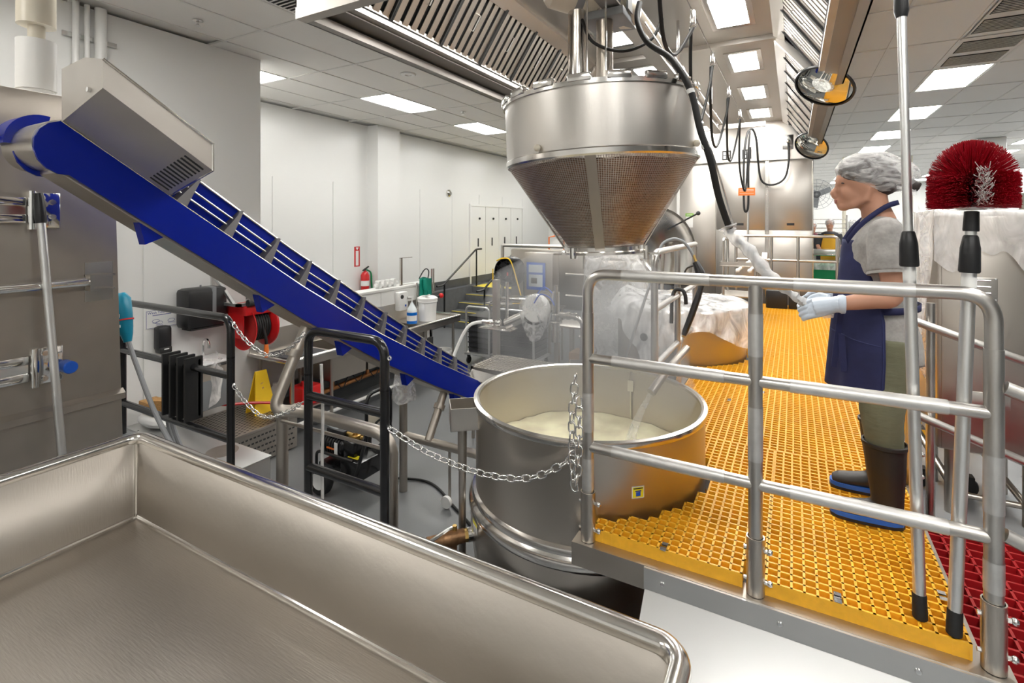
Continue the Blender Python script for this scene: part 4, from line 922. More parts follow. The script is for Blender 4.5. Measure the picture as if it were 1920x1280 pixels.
# motor cover
def cv(y, xs): return [(x, y, z) for x, z in xs]
za, zb_ = 2.82, 2.535
A = [(-2.655,za),(-2.30,za+.095),(-2.30,za+.205),(-2.45,za+.235),(-2.655,za+.22)]
B = [(-2.655,zb_),(-2.30,zb_+.105),(-2.30,zb_+.225),(-2.45,zb_+.25),(-2.655,zb_+.235)]
mc = part('motor_cover', MB().hexa(cv(.93, A), cv(1.345, B)), 'motor_steel', t, 'stainless motor cover box', smooth=20)
part('cover_edge', MB().tube(cv(1.35, B), .006, 6, closed=True).cyl((-2.30,.93,za+.205), (-2.30,1.345,zb_+.225), .006, n=6), 'steel_polish', mc)
part('screw', MB().cyl((-2.40,.935,za+.10), (-2.40,.918,za+.10), .010, n=8), 'zinc', mc)
for q in range(11):
    f = .10+.08*q; xx = -2.655+.355*f
    def under(y, x): u = (y-.93)/.415; z_a = za+.095*(x+2.655)/.355; z_b = zb_+.105*(x+2.655)/.355; return z_a+(z_b-z_a)*u
    ya, yb = 1.245, 1.325
    part('vent_slot', MB().hexa([(xx-.005,ya,under(ya,xx-.005)-.002),(xx+.005,ya,under(ya,xx+.005)-.002),(xx+.005,yb,under(yb,xx+.005)-.002),(xx-.005,yb,under(yb,xx-.005)-.002)], [(xx-.005,ya,under(ya,xx)+.004),(xx+.005,ya,under(ya,xx)+.004),(xx+.005,yb,under(yb,xx)+.004),(xx-.005,yb,under(yb,xx)+.004)]), 'dark_gap', mc)
for y in (1.26, 1.86, 2.45, 3.1, 3.75):
    z = ez(y)-HP-.01; sl = -.62
    part('bracket_fin', MB().prism([(y-.05,z+.05),(y+.09,z-.03),(y-.02,z-.075)], 'x', CX0-.06, CX0-.005), 'blue_paint', t)
# tubular stand
PR = .036
st = thing('conveyor_stand', 'matte steel tube stand with bent legs carrying the blue conveyor', 'stand', (-2.6, 2.6, 0))
y1 = 2.10
part('front_leg', MB().tube(fillet([(-2.76,2.24,1.76),(-2.76,1.98,1.26),(-2.66,2.10,1.24),(-2.40,y1,1.24)], .16, 8), PR, 18), 'steel_matte', st)
part('collar', MB().cyl((-2.76,2.14,1.60), (-2.76,2.125,1.56), .052, n=18), 'steel_matte', st)
part('cross_tube', MB().tube(fillet([(-2.72,y1,1.24),(-1.92,y1,1.24),(-1.92,y1,.003)], .13, 8), PR, 18), 'steel_matte', st)
part('post', MB().cyl((-2.86,y1+.02,.003), (-2.86,y1+.02,1.22), PR, n=18), 'steel_matte', st)
part('tie_rod', MB().cyl((-2.86,y1,1.145), (-1.92,y1,1.155), .011, n=10), 'steel_matte', st)
part('rear_beam', MB().cyl((-3.10,3.5,.50), (-2.0,3.5,.50), PR, n=18).cyl((-2.0,3.5,.003), (-2.0,3.5,.5), PR, n=18), 'steel_matte', st)
part('rear_leg', MB().cyl((-2.76,3.48,.52), (-2.76,3.70,.87), PR, n=16), 'steel_matte', st)
part('collar', MB().cyl((-2.76,3.62,.745), (-2.76,3.645,.78), .050, n=16), 'steel_matte', st)
part('rear_post', MB().cyl((-3.06,3.5,.003), (-3.06,3.5,1.10), PR, n=16), 'steel_matte', st)
part('caster', MB().cyl((-2.55,3.44,.055), (-2.55,3.47,.055), .05, n=16), 'white_plastic', st); part('caster_stem', MB().cyl((-2.55,3.50,.06), (-2.55,3.50,.47), .012, n=8), 'steel_matte', st)
solo('plastic_bag', MB().surf(lambda u, v: (-3.05+.07*(1+.5*v)*cos(2*pi*u)+.015*sin(9*u*pi), 3.5+.06*(1+.6*v)*sin(2*pi*u), 1.10-.28*v+.02*sin(14*u)), 30, 8), 'film', 'clear plastic bag hanging under the blue conveyor', 'plastic bag', smooth=60)
solo('chute_flap', MB().obox((-2.62,4.12,.92), (.25,.10,.006), rotM('X', 50) @ rotM('Y', 15)).obox((-2.72,4.05,.93), (.05,.03,.05), rotM('X', 40)), 'steel_polish', 'small bright steel flap at the low end of the conveyor', 'flap')
solo('clear_tube', MB().tube(spline([(-2.34,1.985,1.60),(-2.345,2.0,1.3),(-2.35,2.0,.95),(-2.35,2.02,.01)], 6), .009, 8), 'film_thick', 'thin clear plastic tube hanging behind the short black rail', 'tube')

# ================================================================ pressure washer
wx, wy = -3.64, 3.36
t = thing('pressure_washer', 'black electric pressure washer on two wheels below the conveyor', 'pressure washer', (wx, wy, 0))
part('chassis', MB().rbox(wx-.20,wx+.28,wy-.13,wy+.13,.16,.20,.01).tube(fillet([(wx-.22,wy-.14,.12),(wx-.22,wy-.14,.30),(wx+.25,wy-.14,.30)], .06), .014).tube(fillet([(wx-.22,wy+.14,.12),(wx-.22,wy+.14,.30),(wx+.25,wy+.14,.30)], .06), .014), 'black_paint', t)
for s in (-.17, .17):
    wh = part('wheel', MB().lathe([(.075,-.035),(.115,-.038),(.127,-.02),(.127,.02),(.115,.038),(.075,.035)], (wx-.02,wy+s-.09,.128), 28, 'y'), 'black_rubber', t)
    part('hub', MB().lathe([(0,-.028),(.055,-.028),(.076,-.036),(.076,.036),(0,.03)], (wx-.02,wy+s-.09,.128), 20, 'y'), 'white_plastic', wh)
part('motor', MB().tube([(wx-.24,wy,.335),(wx-.22,wy,.335),(wx+.05,wy,.335),(wx+.07,wy,.335)], [.06,.10,.10,.08], 20), 'black_paint', t)
for q in range(7): part('cooling_fin', MB().lathe([(.100,-.004),(.108,-.004),(.108,.004),(.100,.004)], (wx-.19+.033*q,wy,.335), 20, 'x'), 'black_plastic', t)
part('switch_box', MB().rbox(wx-.16,wx+.06,wy-.08,wy+.07,.42,.50,.012), 'black_plastic', t)
part('pump', MB().rbox(wx+.07,wx+.21,wy-.09,wy+.09,.25,.43,.012), 'black_paint', t)
part('brass_fitting', MB().rbox(wx+.09,wx+.19,wy-.05,wy+.05,.43,.47,.006).cyl((wx+.03,wy-.03,.47),(wx+.14,wy-.03,.47),.018).cyl((wx+.15,wy,.46),(wx+.15,wy,.55),.014).ball((wx+.21,wy,.45),.016,8,6), 'brass', t)
part('inlet_hose', MB().tube(spline([(wx+.03,wy-.03,.47),(wx-.08,wy-.06,.50),(wx-.14,wy-.08,.53)], 6), .014), 'grey_plastic', t)
lb = part('rating_label', MB().box(wx-.02,wx+.02,wy-.112,wy-.108,.28,.40), 'paper', t); part('label_stripe', MB().box(wx-.12,wx-.02,wy-.112,wy-.108,.33,.345), 'orange_plastic', lb)
part('battery_box', MB().rbox(wx+.10,wx+.34,wy-.15,wy+.12,.14,.30,.01), 'black_paint', t); part('yellow_label', MB().box(wx+.14,wx+.26,wy-.10,wy-.04,.300,.302), 'label_yellow', t)
part('push_handle', MB().tube(fillet([(wx+.30,wy-.15,.20),(wx+.42,wy-.15,.55),(wx+.42,wy-.15,.92),(wx+.42,wy+.15,.92),(wx+.42,wy+.15,.55),(wx+.30,wy+.15,.20)], .10, 6), .016), 'black_paint', t)
sg = part('sign_plate', MB().rbox(wx+.405,wx+.42,wy-.14,wy+.14,.62,.76,.01), 'cream_paint', t, 'worn cream sign plate on the handle'); part('sign_print', MB().box(wx+.402,wx+.404,wy-.10,wy+.10,.70,.72).box(wx+.402,wx+.404,wy-.11,wy+.06,.65,.67), 'orange_plastic', sg)
hm = MB()
for q in range(5): hm.tube([(wx+.40+.012*q, wy+(.10+.008*q)*cos(2*pi*k/20), .52+(.11+.01*q)*sin(2*pi*k/20)) for k in range(20)], .009, 6, closed=True)
part('hose_coil', hm, 'black_rubber', t)
solo('floor_cable', MB().tube(spline([(wx+.3,wy+.2,.02),(wx+.7,wy+.35,.012),(wx+1.2,wy+.1,.012),(wx+1.9,wy-.3,.012)], 10), .011, 8), 'black_rubber', 'black cable lying across the grey floor beside the pressure washer', 'cable')

# ================================================================ hand wash corner on the side wall
WX = -5.435
t = thing('towel_dispenser', 'black paper towel dispenser on the white wall', 'dispenser', (WX, 3.0, 1.34))
part('body', MB().rbox(WX,WX+.24,2.80,3.21,1.34,1.74,.045), 'black_plastic', t); part('window_strip', MB().rbox(WX+.10,WX+.243,3.04,3.085,1.45,1.745,.01), 'grey_plastic', t); part('mouth', MB().box(WX+.06,WX+.22,2.84,3.17,1.328,1.345), 'print_black', t); part('key', MB().cyl((WX+.1,3.0,1.74),(WX+.1,3.0,1.765),.01,n=8), 'zinc', t)
t = thing('soap_dispenser', 'small black soap dispenser on the wall below the sign', 'dispenser', (WX, 2.66, 1.14))
part('body', MB().rbox(WX,WX+.11,2.60,2.73,1.16,1.40,.03), 'black_plastic', t); part('push_bar', MB().rbox(WX+.02,WX+.125,2.61,2.72,1.14,1.20,.012), 'print_black', t); part('logo', MB().rbox(WX+.1245,WX+.127,2.645,2.688,1.176,1.186,.0008), 'paper', t)
t = thing('wash_sign', 'white hand washing sign with dark blue lettering on the wall', 'sign', (WX, 2.68, 1.375))
part('sheet', MB().box(WX,WX+.003,2.54,2.83,1.375,1.555), 'paper', t)
part('lettering', put_text(MB(), 'Wash Your Hands', .034, (WX+.0035,2.685,1.527), FX).box(WX+.003,WX+.0036,2.60,2.77,1.499,1.505), 'print_blue', t)
pic = MB()
for (cy, cz, a) in ((2.63,1.445,.3),(2.66,1.425,-.2),(2.77,1.435,.4)):
    pic.tube([(WX+.0035,cy+.032*cos(2*pi*k/14+a),cz+.016*sin(2*pi*k/14+a)) for k in range(14)], .0016, 4, closed=True).tube([(WX+.0035,cy-.03,cz-.02),(WX+.0035,cy+.035,cz-.027)], .0016, 4)
pic.box(WX+.003,WX+.0036,2.545,2.825,1.380,1.383).box(WX+.003,WX+.0036,2.545,2.825,1.547,1.550).box(WX+.003,WX+.0036,2.545,2.548,1.380,1.550).box(WX+.003,WX+.0036,2.822,2.825,1.380,1.550)
part('picture', pic, 'print_blue', t)
t = thing('hand_sink', 'wall hand sink wrapped in clear plastic with a gooseneck tap', 'sink', (WX, 3.02, .5))
part('bowl', MB().loft([[(WX,2.86,.95),(WX+.34,2.86,.95),(WX+.34,3.20,.95),(WX,3.20,.95)],[(WX,2.9,.55),(WX+.22,2.9,.55),(WX+.22,3.16,.55),(WX,3.16,.55)]]), 'steel', t)
part('bag_cover', MB().surf(lambda u, v: (WX+.005+(.37+.03*sin(17*u+5*v))*max(0,min(1, 2.2*min(u,1-u)+.0)), 2.83+.40*u+.02*sin(9*v+4*u), 1.02-.02*v-.52*v*v*(.8+.2*sin(7*u)) if v > .0 else 1.03), 24, 16), 'film_thick', t, 'crumpled clear plastic over the sink')
part('sheet_top', MB().rbox(WX+.01,WX+.36,2.84,3.22,.985,1.01,.01), 'bag_white', t)
part('side_panel', MB().rbox(WX+.02,WX+.30,2.85,3.19,.52,.98,.012), 'grey_plastic', t)
part('tap', MB().tube(spline([(WX+.06,3.05,1.0),(WX+.06,3.05,1.14),(WX+.09,3.05,1.19),(WX+.14,3.05,1.19),(WX+.165,3.05,1.15),(WX+.165,3.05,1.11)], 6), .013, 10), 'chrome', t)
# hose reel with its wall bracket
rx, ry, rz = -5.08, 3.42, 1.30
t = thing('hose_reel', 'red hose reel with black hose on a grey wall bracket', 'hose reel', (rx, ry, 1.0))
part('wall_bracket', MB().box(WX-.01,WX+.02,3.16,3.20,1.5,1.95).box(WX-.01,WX+.02,3.56,3.60,1.5,1.95).obox((-5.25,3.18,1.72),(.5,.03,.03),rotM('Y',40)).obox((-5.25,3.58,1.72),(.5,.03,.03),rotM('Y',40)).box(WX,-4.95,3.16,3.20,1.54,1.57).box(WX,-4.95,3.56,3.60,1.54,1.57).box(-5.0,-4.95,3.16,3.6,1.54,1.57), 'galv', t)
part('housing', MB().rbox(rx-.18,rx+.16,ry-.20,ry+.20,1.44,1.54,.01).box(rx-.14,rx+.12,ry-.20,ry-.19,1.2,1.45).box(rx-.14,rx+.12,ry+.19,ry+.20,1.2,1.45), 'red_paint', t)
for s in (-1, 1): part('flange', MB().lathe([(.06,0),(.20,0),(.235,s*.02),(.24,s*.035),(.232,s*.03),(.20,s*.008),(.06,s*.008)], (rx,ry+s*.10,rz), 40, 'y'), 'red_paint', t)
hm = MB()
for q in range(7): hm.tube([(rx+.15*cos(2*pi*k/28), ry-.08+.027*q, rz+.15*sin(2*pi*k/28)) for k in range(28)], .0145, 8, closed=True)
part('hose', hm, 'black_rubber', t); part('drum', MB().cyl((rx,ry-.1,rz),(rx,ry+.1,rz),.13,n=24), 'red_paint', t)
part('hose_tail', MB().tube(spline([(rx+.15,ry,rz),(rx+.17,ry+.02,rz-.12),(rx+.165,ry+.03,rz-.20)], 6), .016), 'black_rubber', t); part('nozzle', MB().tube([(rx+.165,ry+.03,rz-.19),(rx+.165,ry+.03,rz-.26),(rx+.18,ry+.02,rz-.33)], [.02,.026,.016], 10), 'orange_plastic', t)
part('grip_roll', MB().cyl((rx+.18,ry-.19,1.575),(rx+.18,ry+.22,1.575),.035), 'black_rubber', t)
solo('red_hose', MB().tube(spline([(-5.25,3.28,1.2),(-5.27,3.22,.85),(-5.28,3.10,.58),(-5.2,3.12,.52),(-5.0,3.35,.5),(-4.85,3.5,.48)], 8), .014, 8), 'red_paint', 'dark red hose running down the wall below the hose reel', 'hose')
# perforated step deck, grey machine box
t = thing('step_deck', 'grey perforated metal step deck below the hand sink', 'step', (-5.05, 3.1, 0))
part('deck', MB().rbox(WX+.005,-4.64,2.62,3.62,.33,.36,.006), 'steel_matte', t)
hol = MB()
for i in range(17):
    for j in range(22):
        x, y = -5.38+.043*i+(.02 if j % 2 else 0), 2.67+.042*j; hol.box(x-.007,x+.007,y-.012,y+.012,.3595,.3612)
for i in range(5):
    for j in range(22): hol.box(-4.641,-4.637,2.67+.042*j+(.02 if i % 2 else 0)-.012,2.67+.042*j+(.02 if i % 2 else 0)+.012,.06+.055*i,.075+.055*i)
part('perforation', hol, 'dark_gap', t, kind='stuff')
part('front_mesh', MB().box(-4.66,-4.64,2.62,3.62,.02,.33), 'steel_matte', t)
for x, y in ((-5.38,2.66),(-4.70,2.66),(-4.70,3.58),(-5.38,3.58)): part('leg', MB().box(x-.02,x+.02,y-.02,y+.02,.001,.33), 'steel_matte', t)
t = thing('machine_box', 'long low grey metal box under the black guard rail', 'box', (-4.6, 2.62, 0))
part('body', MB().rbox(-5.30,-3.65,2.32,2.60,.001,.535,.008), 'galv', t)
part('lid', MB().rbox(-5.31,-3.64,2.31,2.605,.535,.55,.005), 'galv', t)
part('round_patch', MB().lathe([(0,.553),(.12,.553),(.12,.55)], (-4.05,2.45,0), 28), 'steel_matte', t)
for q in range(7): part('rivet', MB().lathe([(0,.557),(.006,.555),(.008,.55)], (-5.1+.22*q,2.325,0), 8), 'zinc', t)
t = thing('wood_block', 'rough wooden block resting on a white bag', 'wood', (-5.1, 2.45, .66)); part('block', MB().rbox(-5.26,-5.04,2.40,2.55,.665,.77,.01), 'wood', t); part('offcut', MB().obox((-5.0,2.47,.735),(.12,.10,.14),rotM('Z',25)), 'wood', t)
solo('white_bag', MB().ball((-5.08,2.46,.608), (.22,.11,.057), 20, 10), 'bag_white', 'smooth white plastic bag under the wooden block', 'bag')
# teal plug and cable
t = thing('power_plug', 'teal industrial power plug with grey cable hanging at the cabinet edge', 'plug', (-3.44, 1.50, 1.7))
part('body', MB().tube([(-3.50,1.50,1.98),(-3.49,1.50,1.95),(-3.475,1.50,1.86),(-3.455,1.505,1.78),(-3.44,1.51,1.74),(-3.43,1.51,1.70)], [.03,.05,.052,.042,.03,.02], 18), 'teal_plastic', t)
part('ring', MB().tube([(-3.468,1.503,1.83),(-3.466,1.503,1.822)], .0525, 18), 'print_red', t); part('rating_label', MB().obox((-3.445,1.458,1.86),(.04,.004,.02),rotM('Z',25)).obox((-3.44,1.460,1.80),(.04,.004,.016),rotM('Z',25)), 'paper', t); part('cable', MB().tube(spline([(-3.43,1.51,1.71),(-3.36,1.53,1.55),(-3.20,1.55,1.30),(-2.98,1.57,1.08),(-2.75,1.58,.93),(-2.5,1.58,.82)], 8), .013, 10), 'grey_cable', t)
solo('cable_bundle', MB().tube(spline([(-3.95,1.99,1.1),(-3.96,2.0,.95),(-3.93,2.03,.80),(-3.86,2.05,.70)], 6), .016, 8).tube(spline([(-3.90,1.99,1.1),(-3.90,2.0,.95),(-3.86,2.03,.80),(-3.78,2.05,.70)], 6), .016, 8), 'grey_cable', 'pair of thick grey cables below the black rail fins', 'cable')

# ================================================================ three compartment sink
SXF, SXB, SY0, SY1 = -4.76, -5.44, 3.60, 6.83
t = thing('sink_table', 'long stainless three compartment sink with drainboards along the low wall', 'sink', (-5.1, 5.2, 0))
m = MB().box(SXB,SXF,SY0,4.25,.872,.88).box(SXB,SXF,5.95,SY1,.872,.88)
for ya, yb in ((4.25,4.80),(4.83,5.38),(5.40,5.95)):
    m.box(SXB+.06,SXF-.06,ya,yb,.50,.506).box(SXB+.06,SXB+.066,ya,yb,.506,.88).box(SXF-.066,SXF-.06,ya,yb,.506,.88).box(SXB+.06,SXF-.06,ya,ya+.006,.506,.88).box(SXB+.06,SXF-.06,yb-.006,yb,.506,.88)
    m.box(SXF-.066,SXF,ya,yb,.872,.88).box(SXB,SXB+.066,ya,yb,.872,.88)
m.box(SXB,SXF,4.80,4.83,.872,.88).box(SXB,SXF,5.38,5.40,.872,.88)
part('basin', m, 'steel', t)
part('rolled_edge', MB().tube(fillet([(SXB,SY0,.895),(SXF,SY0,.895),(SXF,SY1,.895),(SXB,SY1,.895)], .03), .022, 12), 'steel_polish', t)
part('apron', MB().box(SXF-.012,SXF-.004,SY0,SY1,.80,.88).box(SXB,SXF,SY1-.01,SY1-.004,.80,.88), 'steel_x', t)
part('backsplash', MB().box(SXB-.004,SXB+.012,SY0,SY1,.88,1.14), 'steel_x', t)
for x in (SXF-.06, SXB+.06):
    for y in (SY0+.10, 4.24, 5.98, SY1-.12): part('leg', MB().cyl((x,y,.001), (x,y,.86), .020), 'steel', t)
part('shelf', MB().rbox(-5.36,-4.84,3.66,4.22,.28,.30,.004), 'steel', t)
for y in (4.55, 5.4): part('tap', MB().tube(spline([(SXB+.04,y,1.0),(SXB+.10,y,1.04),(SXB+.25,y-.04,1.06),(SXB+.36,y-.06,1.06),(SXB+.40,y-.06,1.0)], 6), .012, 10).cyl((SXB+.03,y-.09,1.0),(SXB+.03,y+.09,1.0),.014), 'chrome', t)
part('drain_pipe', MB().cyl((-5.1,4.1,.30), (-5.1,6.0,.34), .03).cyl((-5.1,4.5,.30),(-5.1,4.5,.50),.025).cyl((-5.1,5.1,.32),(-5.1,5.1,.50),.025).cyl((-5.1,5.7,.33),(-5.1,5.7,.50),.025), 'copper', t, 'copper drain pipe under the sink')
part('white_pipe', MB().cyl((-4.85,3.7,.14), (-4.85,6.6,.14), .022), 'white_plastic', t)
part('drain_mat', MB().box(-5.35,-4.85,3.72,4.2,.881,.889), 'charcoal', t)
wires = MB()
for q in range(6): y = 4.4+.28*q; wires.tube(spline([(-4.95,y,.48),(-4.92,y+.05,.38),(-4.93,y+.12,.34),(-4.95,y+.22,.46)], 5), .006, 6)
part('hoses', wires, 'black_rubber', t)
t = thing('soap_jug', 'clear pump bottle of blue soap on the sink edge', 'bottle', (-5.05, 5.97, .881))
part('bottle', MB().lathe([(.0,.881),(.072,.881),(.078,.90),(.078,1.07),(.07,1.10),(.03,1.17),(.02,1.19),(.02,1.20),(0,1.20)], (-5.05,5.97,0), 24), 'bottle_clear', t); part('liquid', MB().lathe([(0,.884),(.0795,.886),(.0795,1.055),(0,1.055)], (-5.05,5.97,0), 24), 'soap_blue', t)
part('label', MB().lathe([(.0805,.93),(.0805,1.01)], (-5.05,5.97,0), 24, a0=-2.2, a1=.2), 'paper', t); part('pump', MB().cyl((-5.05,5.97,1.20),(-5.05,5.97,1.27),.009,n=8).box(-5.12,-5.03,5.955,5.985,1.265,1.285), 'white_plastic', t)
def bucket(label, x, y, z, s=1, red=False):
    t = thing('bucket', label, 'bucket', (x, y, z))
    part('pail', MB().lathe([(0,z+.002),(.13*s,z+.002),(.145*s,z+.33*s),(.150*s,z+.335*s),(.152*s,z+.31*s),(.156*s,z+.305*s),(.156*s,z+.295*s),(.147*s,z+.29*s)], (x,y,0), 32), 'white_plastic', t)
    if not red:
        part('lid', MB().lathe([(0,z+.385*s),(.11*s,z+.38*s),(.158*s,z+.355*s),(.160*s,z+.33*s),(.152*s,z+.33*s)], (x,y,0), 32), 'white_plastic', t)
        part('lid_flap', MB().obox((x+.03,y-.09,z+.39*s), (.16,.05,.02), rotM('Y', -18)), 'white_plastic', t)
    else:
        part('print', MB().lathe([(.1445*s,z+.12*s),(.1465*s,z+.20*s)], (x,y,0), 32, a0=-1.3, a1=-.5), 'print_red', t)
    return t
bucket('white plastic pail with a loose lid on the drainboard', -5.0, 6.28, .881)
bucket('white pail with red print on the floor under the drainboard', -5.02, 6.70, .0, 1, True)
t = thing('red_jug', 'red plastic container on the shelf under the sink', 'container', (-5.0, 4.0, .30)); part('body', MB().rbox(-5.1,-4.86,3.86,4.14,.301,.52,.03), 'red_plastic', t); part('spout', MB().cyl((-4.95,3.95,.52),(-4.95,3.95,.57),.03), 'red_plastic', t)
solo('white_jug', MB().lathe([(0,.301),(.08,.302),(.085,.45),(.03,.53),(.03,.56),(0,.56)], (-5.22,3.78,0), 20), 'white_plastic', 'white round jug on the shelf under the sink', 'jug')
t = thing('floor_sign', 'yellow wet floor sign standing beside the step deck', 'sign', (-5.0, 3.48, .361)); 
part('front_leaf', MB().hexa([(-4.98,3.36,.361),(-4.97,3.60,.361),(-4.96,3.60,.361),(-4.97,3.36,.361)], [(-5.06,3.42,.80),(-5.05,3.54,.80),(-5.04,3.54,.80),(-5.05,3.42,.80)]), 'yellow_plastic', t); part('back_leaf', MB().hexa([(-5.14,3.36,.361),(-5.13,3.60,.361),(-5.12,3.60,.361),(-5.13,3.36,.361)], [(-5.07,3.42,.80),(-5.06,3.54,.80),(-5.05,3.54,.80),(-5.06,3.42,.80)]), 'yellow_plastic', t)
part('symbol', MB().lathe([(0,.004),(.028,.004),(.028,0)], (-5.026,3.48,.65), 16, 'x').box(-5.02,-5.012,3.47,3.49,.55,.63), 'wood', t)
# things on the pony wall
t = thing('hook_stand', 'upright flat steel hook bar on top of the low wall', 'hook', (-5.5, 6.24, 1.4)); part('bar', MB().box(-5.52,-5.49,6.22,6.26,1.401,1.84), 'steel_polish', t); part('arm', MB().box(-5.52,-5.49,6.22,6.50,1.835,1.843).box(-5.52,-5.49,6.22,6.55,1.401,1.41), 'steel_polish', t)
t = thing('chemical_dispenser', 'white chemical dosing box on the low wall above the sink', 'dispenser', (WX, 6.1, 1.05)); part('case', MB().rbox(WX-.01,WX+.10,6.02,6.22,1.03,1.32,.02), 'white_plastic', t); part('dial', MB().lathe([(0,.012),(.03,.012),(.032,0)], (WX+.10,6.07,1.25), 14, 'x'), 'print_black', t); part('coupling', MB().cyl((WX+.10,6.20,1.22),(WX+.16,6.22,1.22),.022), 'steel_polish', t); part('mark', MB().box(WX+.1,WX+.102,6.14,6.17,1.09,1.12), 'blue_cap', t)
t = thing('valve_manifold', 'row of white pipe valves on top of the low wall', 'valve', (-5.53, 5.95, 1.4)); part('pipe', MB().cyl((-5.54,5.7,1.45),(-5.54,6.18,1.45),.03), 'white_plastic', t)
for q in range(4): part('valve', MB().rbox(-5.58,-5.50,5.74+.11*q,5.80+.11*q,1.401,1.52,.01), 'white_plastic', t)
t = thing('rubber_apron', 'teal rubber apron with gloves hanging at the end of the low wall', 'apron', (WX, 6.74, 1.0)); 
part('apron', MB().surf(lambda u, v: (WX+.03+.02*sin(8*u)*v, 6.58+.30*u, 1.48-.46*v+.02*sin(5*u)), 12, 10), 'teal_cloth', t); solid(t.children[0], .008)
part('gloves', MB().tube([(WX+.07,6.66,1.47),(WX+.08,6.67,1.36),(WX+.08,6.68,1.28)], [.03,.045,.04], 10).cyl((WX+.08,6.66,1.29),(WX+.08,6.65,1.20),.014).cyl((WX+.08,6.69,1.29),(WX+.08,6.69,1.19),.014).cyl((WX+.08,6.72,1.29),(WX+.08,6.73,1.21),.014), 'teal_cloth', t); part('hanger', MB().tube(spline([(WX+.02,6.58,1.48),(WX+.03,6.68,1.60),(WX+.03,6.76,1.63),(WX+.03,6.82,1.58),(WX+.03,6.80,1.47)], 6), .010, 8), 'black_plastic', t)
for i, y in enumerate((6.50, 6.53, 6.90, 6.95)): solo('hanging_tool', MB().cyl((WX+.03,y,.98 if i < 2 else 1.2), (WX+.03,y,1.42 if i < 2 else 1.62), .008 if i < 2 else .014, n=8), 'zinc', ['thin steel rod hanging left of the teal apron, outer','thin steel rod hanging left of the teal apron, inner','pale tool shaft standing right of the teal apron, inner','pale tool shaft standing right of the teal apron, outer'][i], 'tool', 'tools hung by the teal apron')
t = thing('red_tool', 'small red handled tool beside the teal apron', 'tool', (WX+.03, 6.98, 1.1)); part('grip', MB().cyl((WX+.06,6.92,1.13),(WX+.06,7.06,1.13),.022), 'print_black', t); part('head', MB().ball((WX+.08,7.10,1.14),.045,10,8), 'red_plastic', t)
t = thing('fire_extinguisher', 'red fire extinguisher on the far white wall', 'extinguisher', (-7.2, 7.1, 1.05)); ex, ey = -7.18, 7.12
part('cylinder', MB().lathe([(0,1.10),(.075,1.10),(.08,1.13),(.08,1.40),(.05,1.46),(.02,1.48),(.02,1.50)], (ex,ey,0), 20), 'red_paint', t); part('label', MB().lathe([(.082,1.2),(.082,1.30)], (ex,ey,0), 20, a0=-2.2, a1=.6), 'paper', t); part('handle', MB().obox((ex+.02,ey,1.53),(.03,.16,.02),rotM('X',25)).cyl((ex,ey,1.48),(ex,ey,1.53),.02), 'print_black', t); part('hose', MB().tube(spline([(ex,ey+.04,1.50),(ex+.02,ey+.13,1.44),(ex+.02,ey+.15,1.25),(ex+.02,ey+.16,1.14)],6), .016, 8), 'green_bin', t)
t = thing('extinguisher_sign', 'tall narrow red and white sign above the fire extinguisher', 'sign', (-7.29, 7.02, 1.55)); part('plate', MB().box(-7.29,-7.285,6.95,7.09,1.57,1.95), 'print_red', t); part('panel', MB().box(-7.285,-7.283,6.985,7.055,1.59,1.87), 'paper', t); part('lettering', MB().prism([(6.985,1.925),(7.0,1.94),(7.02,1.928),(7.04,1.94),(7.055,1.925),(7.02,1.885)], 'x', -7.285, -7.282), 'paper', t)
solo('wall_speaker', MB().lathe([(0,.06),(.05,.06),(.085,.03),(.09,0)], (-7.285,9.95,3.12), 20, 'x'), 'steel_polish', 'small round grey alarm on the upper white wall', 'alarm')
# ================================================================ poles and brush at the right
def telescopic(name, label, base, top, joint, cat, r=.0145):
    a, b_ = V(base), V(top); d = (b_-a).normalized(); j = V(joint) if not isinstance(joint, float) else a+d*joint
    t = thing(name, label, cat, base)
    part('foot', MB().tube([a, a+d*.004, a+d*.075, a+d*.08], [.017,.0205,.0195,.018], 14), 'black_rubber', t)
    part('outer_tube', MB().cyl(a+d*.07, j, r+.003, n=16), 'alu', t)
    part('collar', MB().tube([j-d*.055, j-d*.05, j+d*.02, j+d*.055, j+d*.06], [.024,.027,.025,.019,.016], 16), 'black_plastic', t)
    part('inner_tube', MB().cyl(j, b_, r-.001, n=16), 'alu', t)
    part('pole_label', MB().tube([j-d*.10, j-d*.068], r+.0036, 16), 'paper', t)
    return t, d, j, b_
t, d, j, b_ = telescopic('squeegee_pole', 'tall aluminium telescopic pole with black collar behind the front railing', (.353,2.045,GT+.001), (.312,2.09,3.10), 1.175, 'pole')
part('grip', MB().tube([b_-d*.02, b_, b_+d*.14, b_+d*.15], [.016,.021,.019,.012], 14), 'black_plastic', t)
part('head', MB().obox(b_+d*.17, (.30,.05,.04), rotM('Z', 20)), 'orange_plastic', t, 'orange pole head')
t, d, j, b_ = telescopic('round_brush', 'telescopic pole carrying a round dark red bristle brush', (.430,2.015,GT+.001), (.474,2.035,2.375), 1.165, 'brush', .0155)
part('socket', MB().tube([b_-d*.0, b_+d*.005, b_+d*.06, b_+d*.062], [.0195,.0205,.0185,.012], 12), 'black_plastic', t)
bc = b_+d*.065
part('brush_core', MB().lathe([(.03,bc.z),(.045,bc.z+.008),(.02,bc.z+.022),(.012,bc.z+.03),(.010,bc.z+.17),(0,bc.z+.175)], (bc.x,bc.y,0), 16), 'white_plastic', t)
rng = random.Random(3); red = MB(); wht = MB()
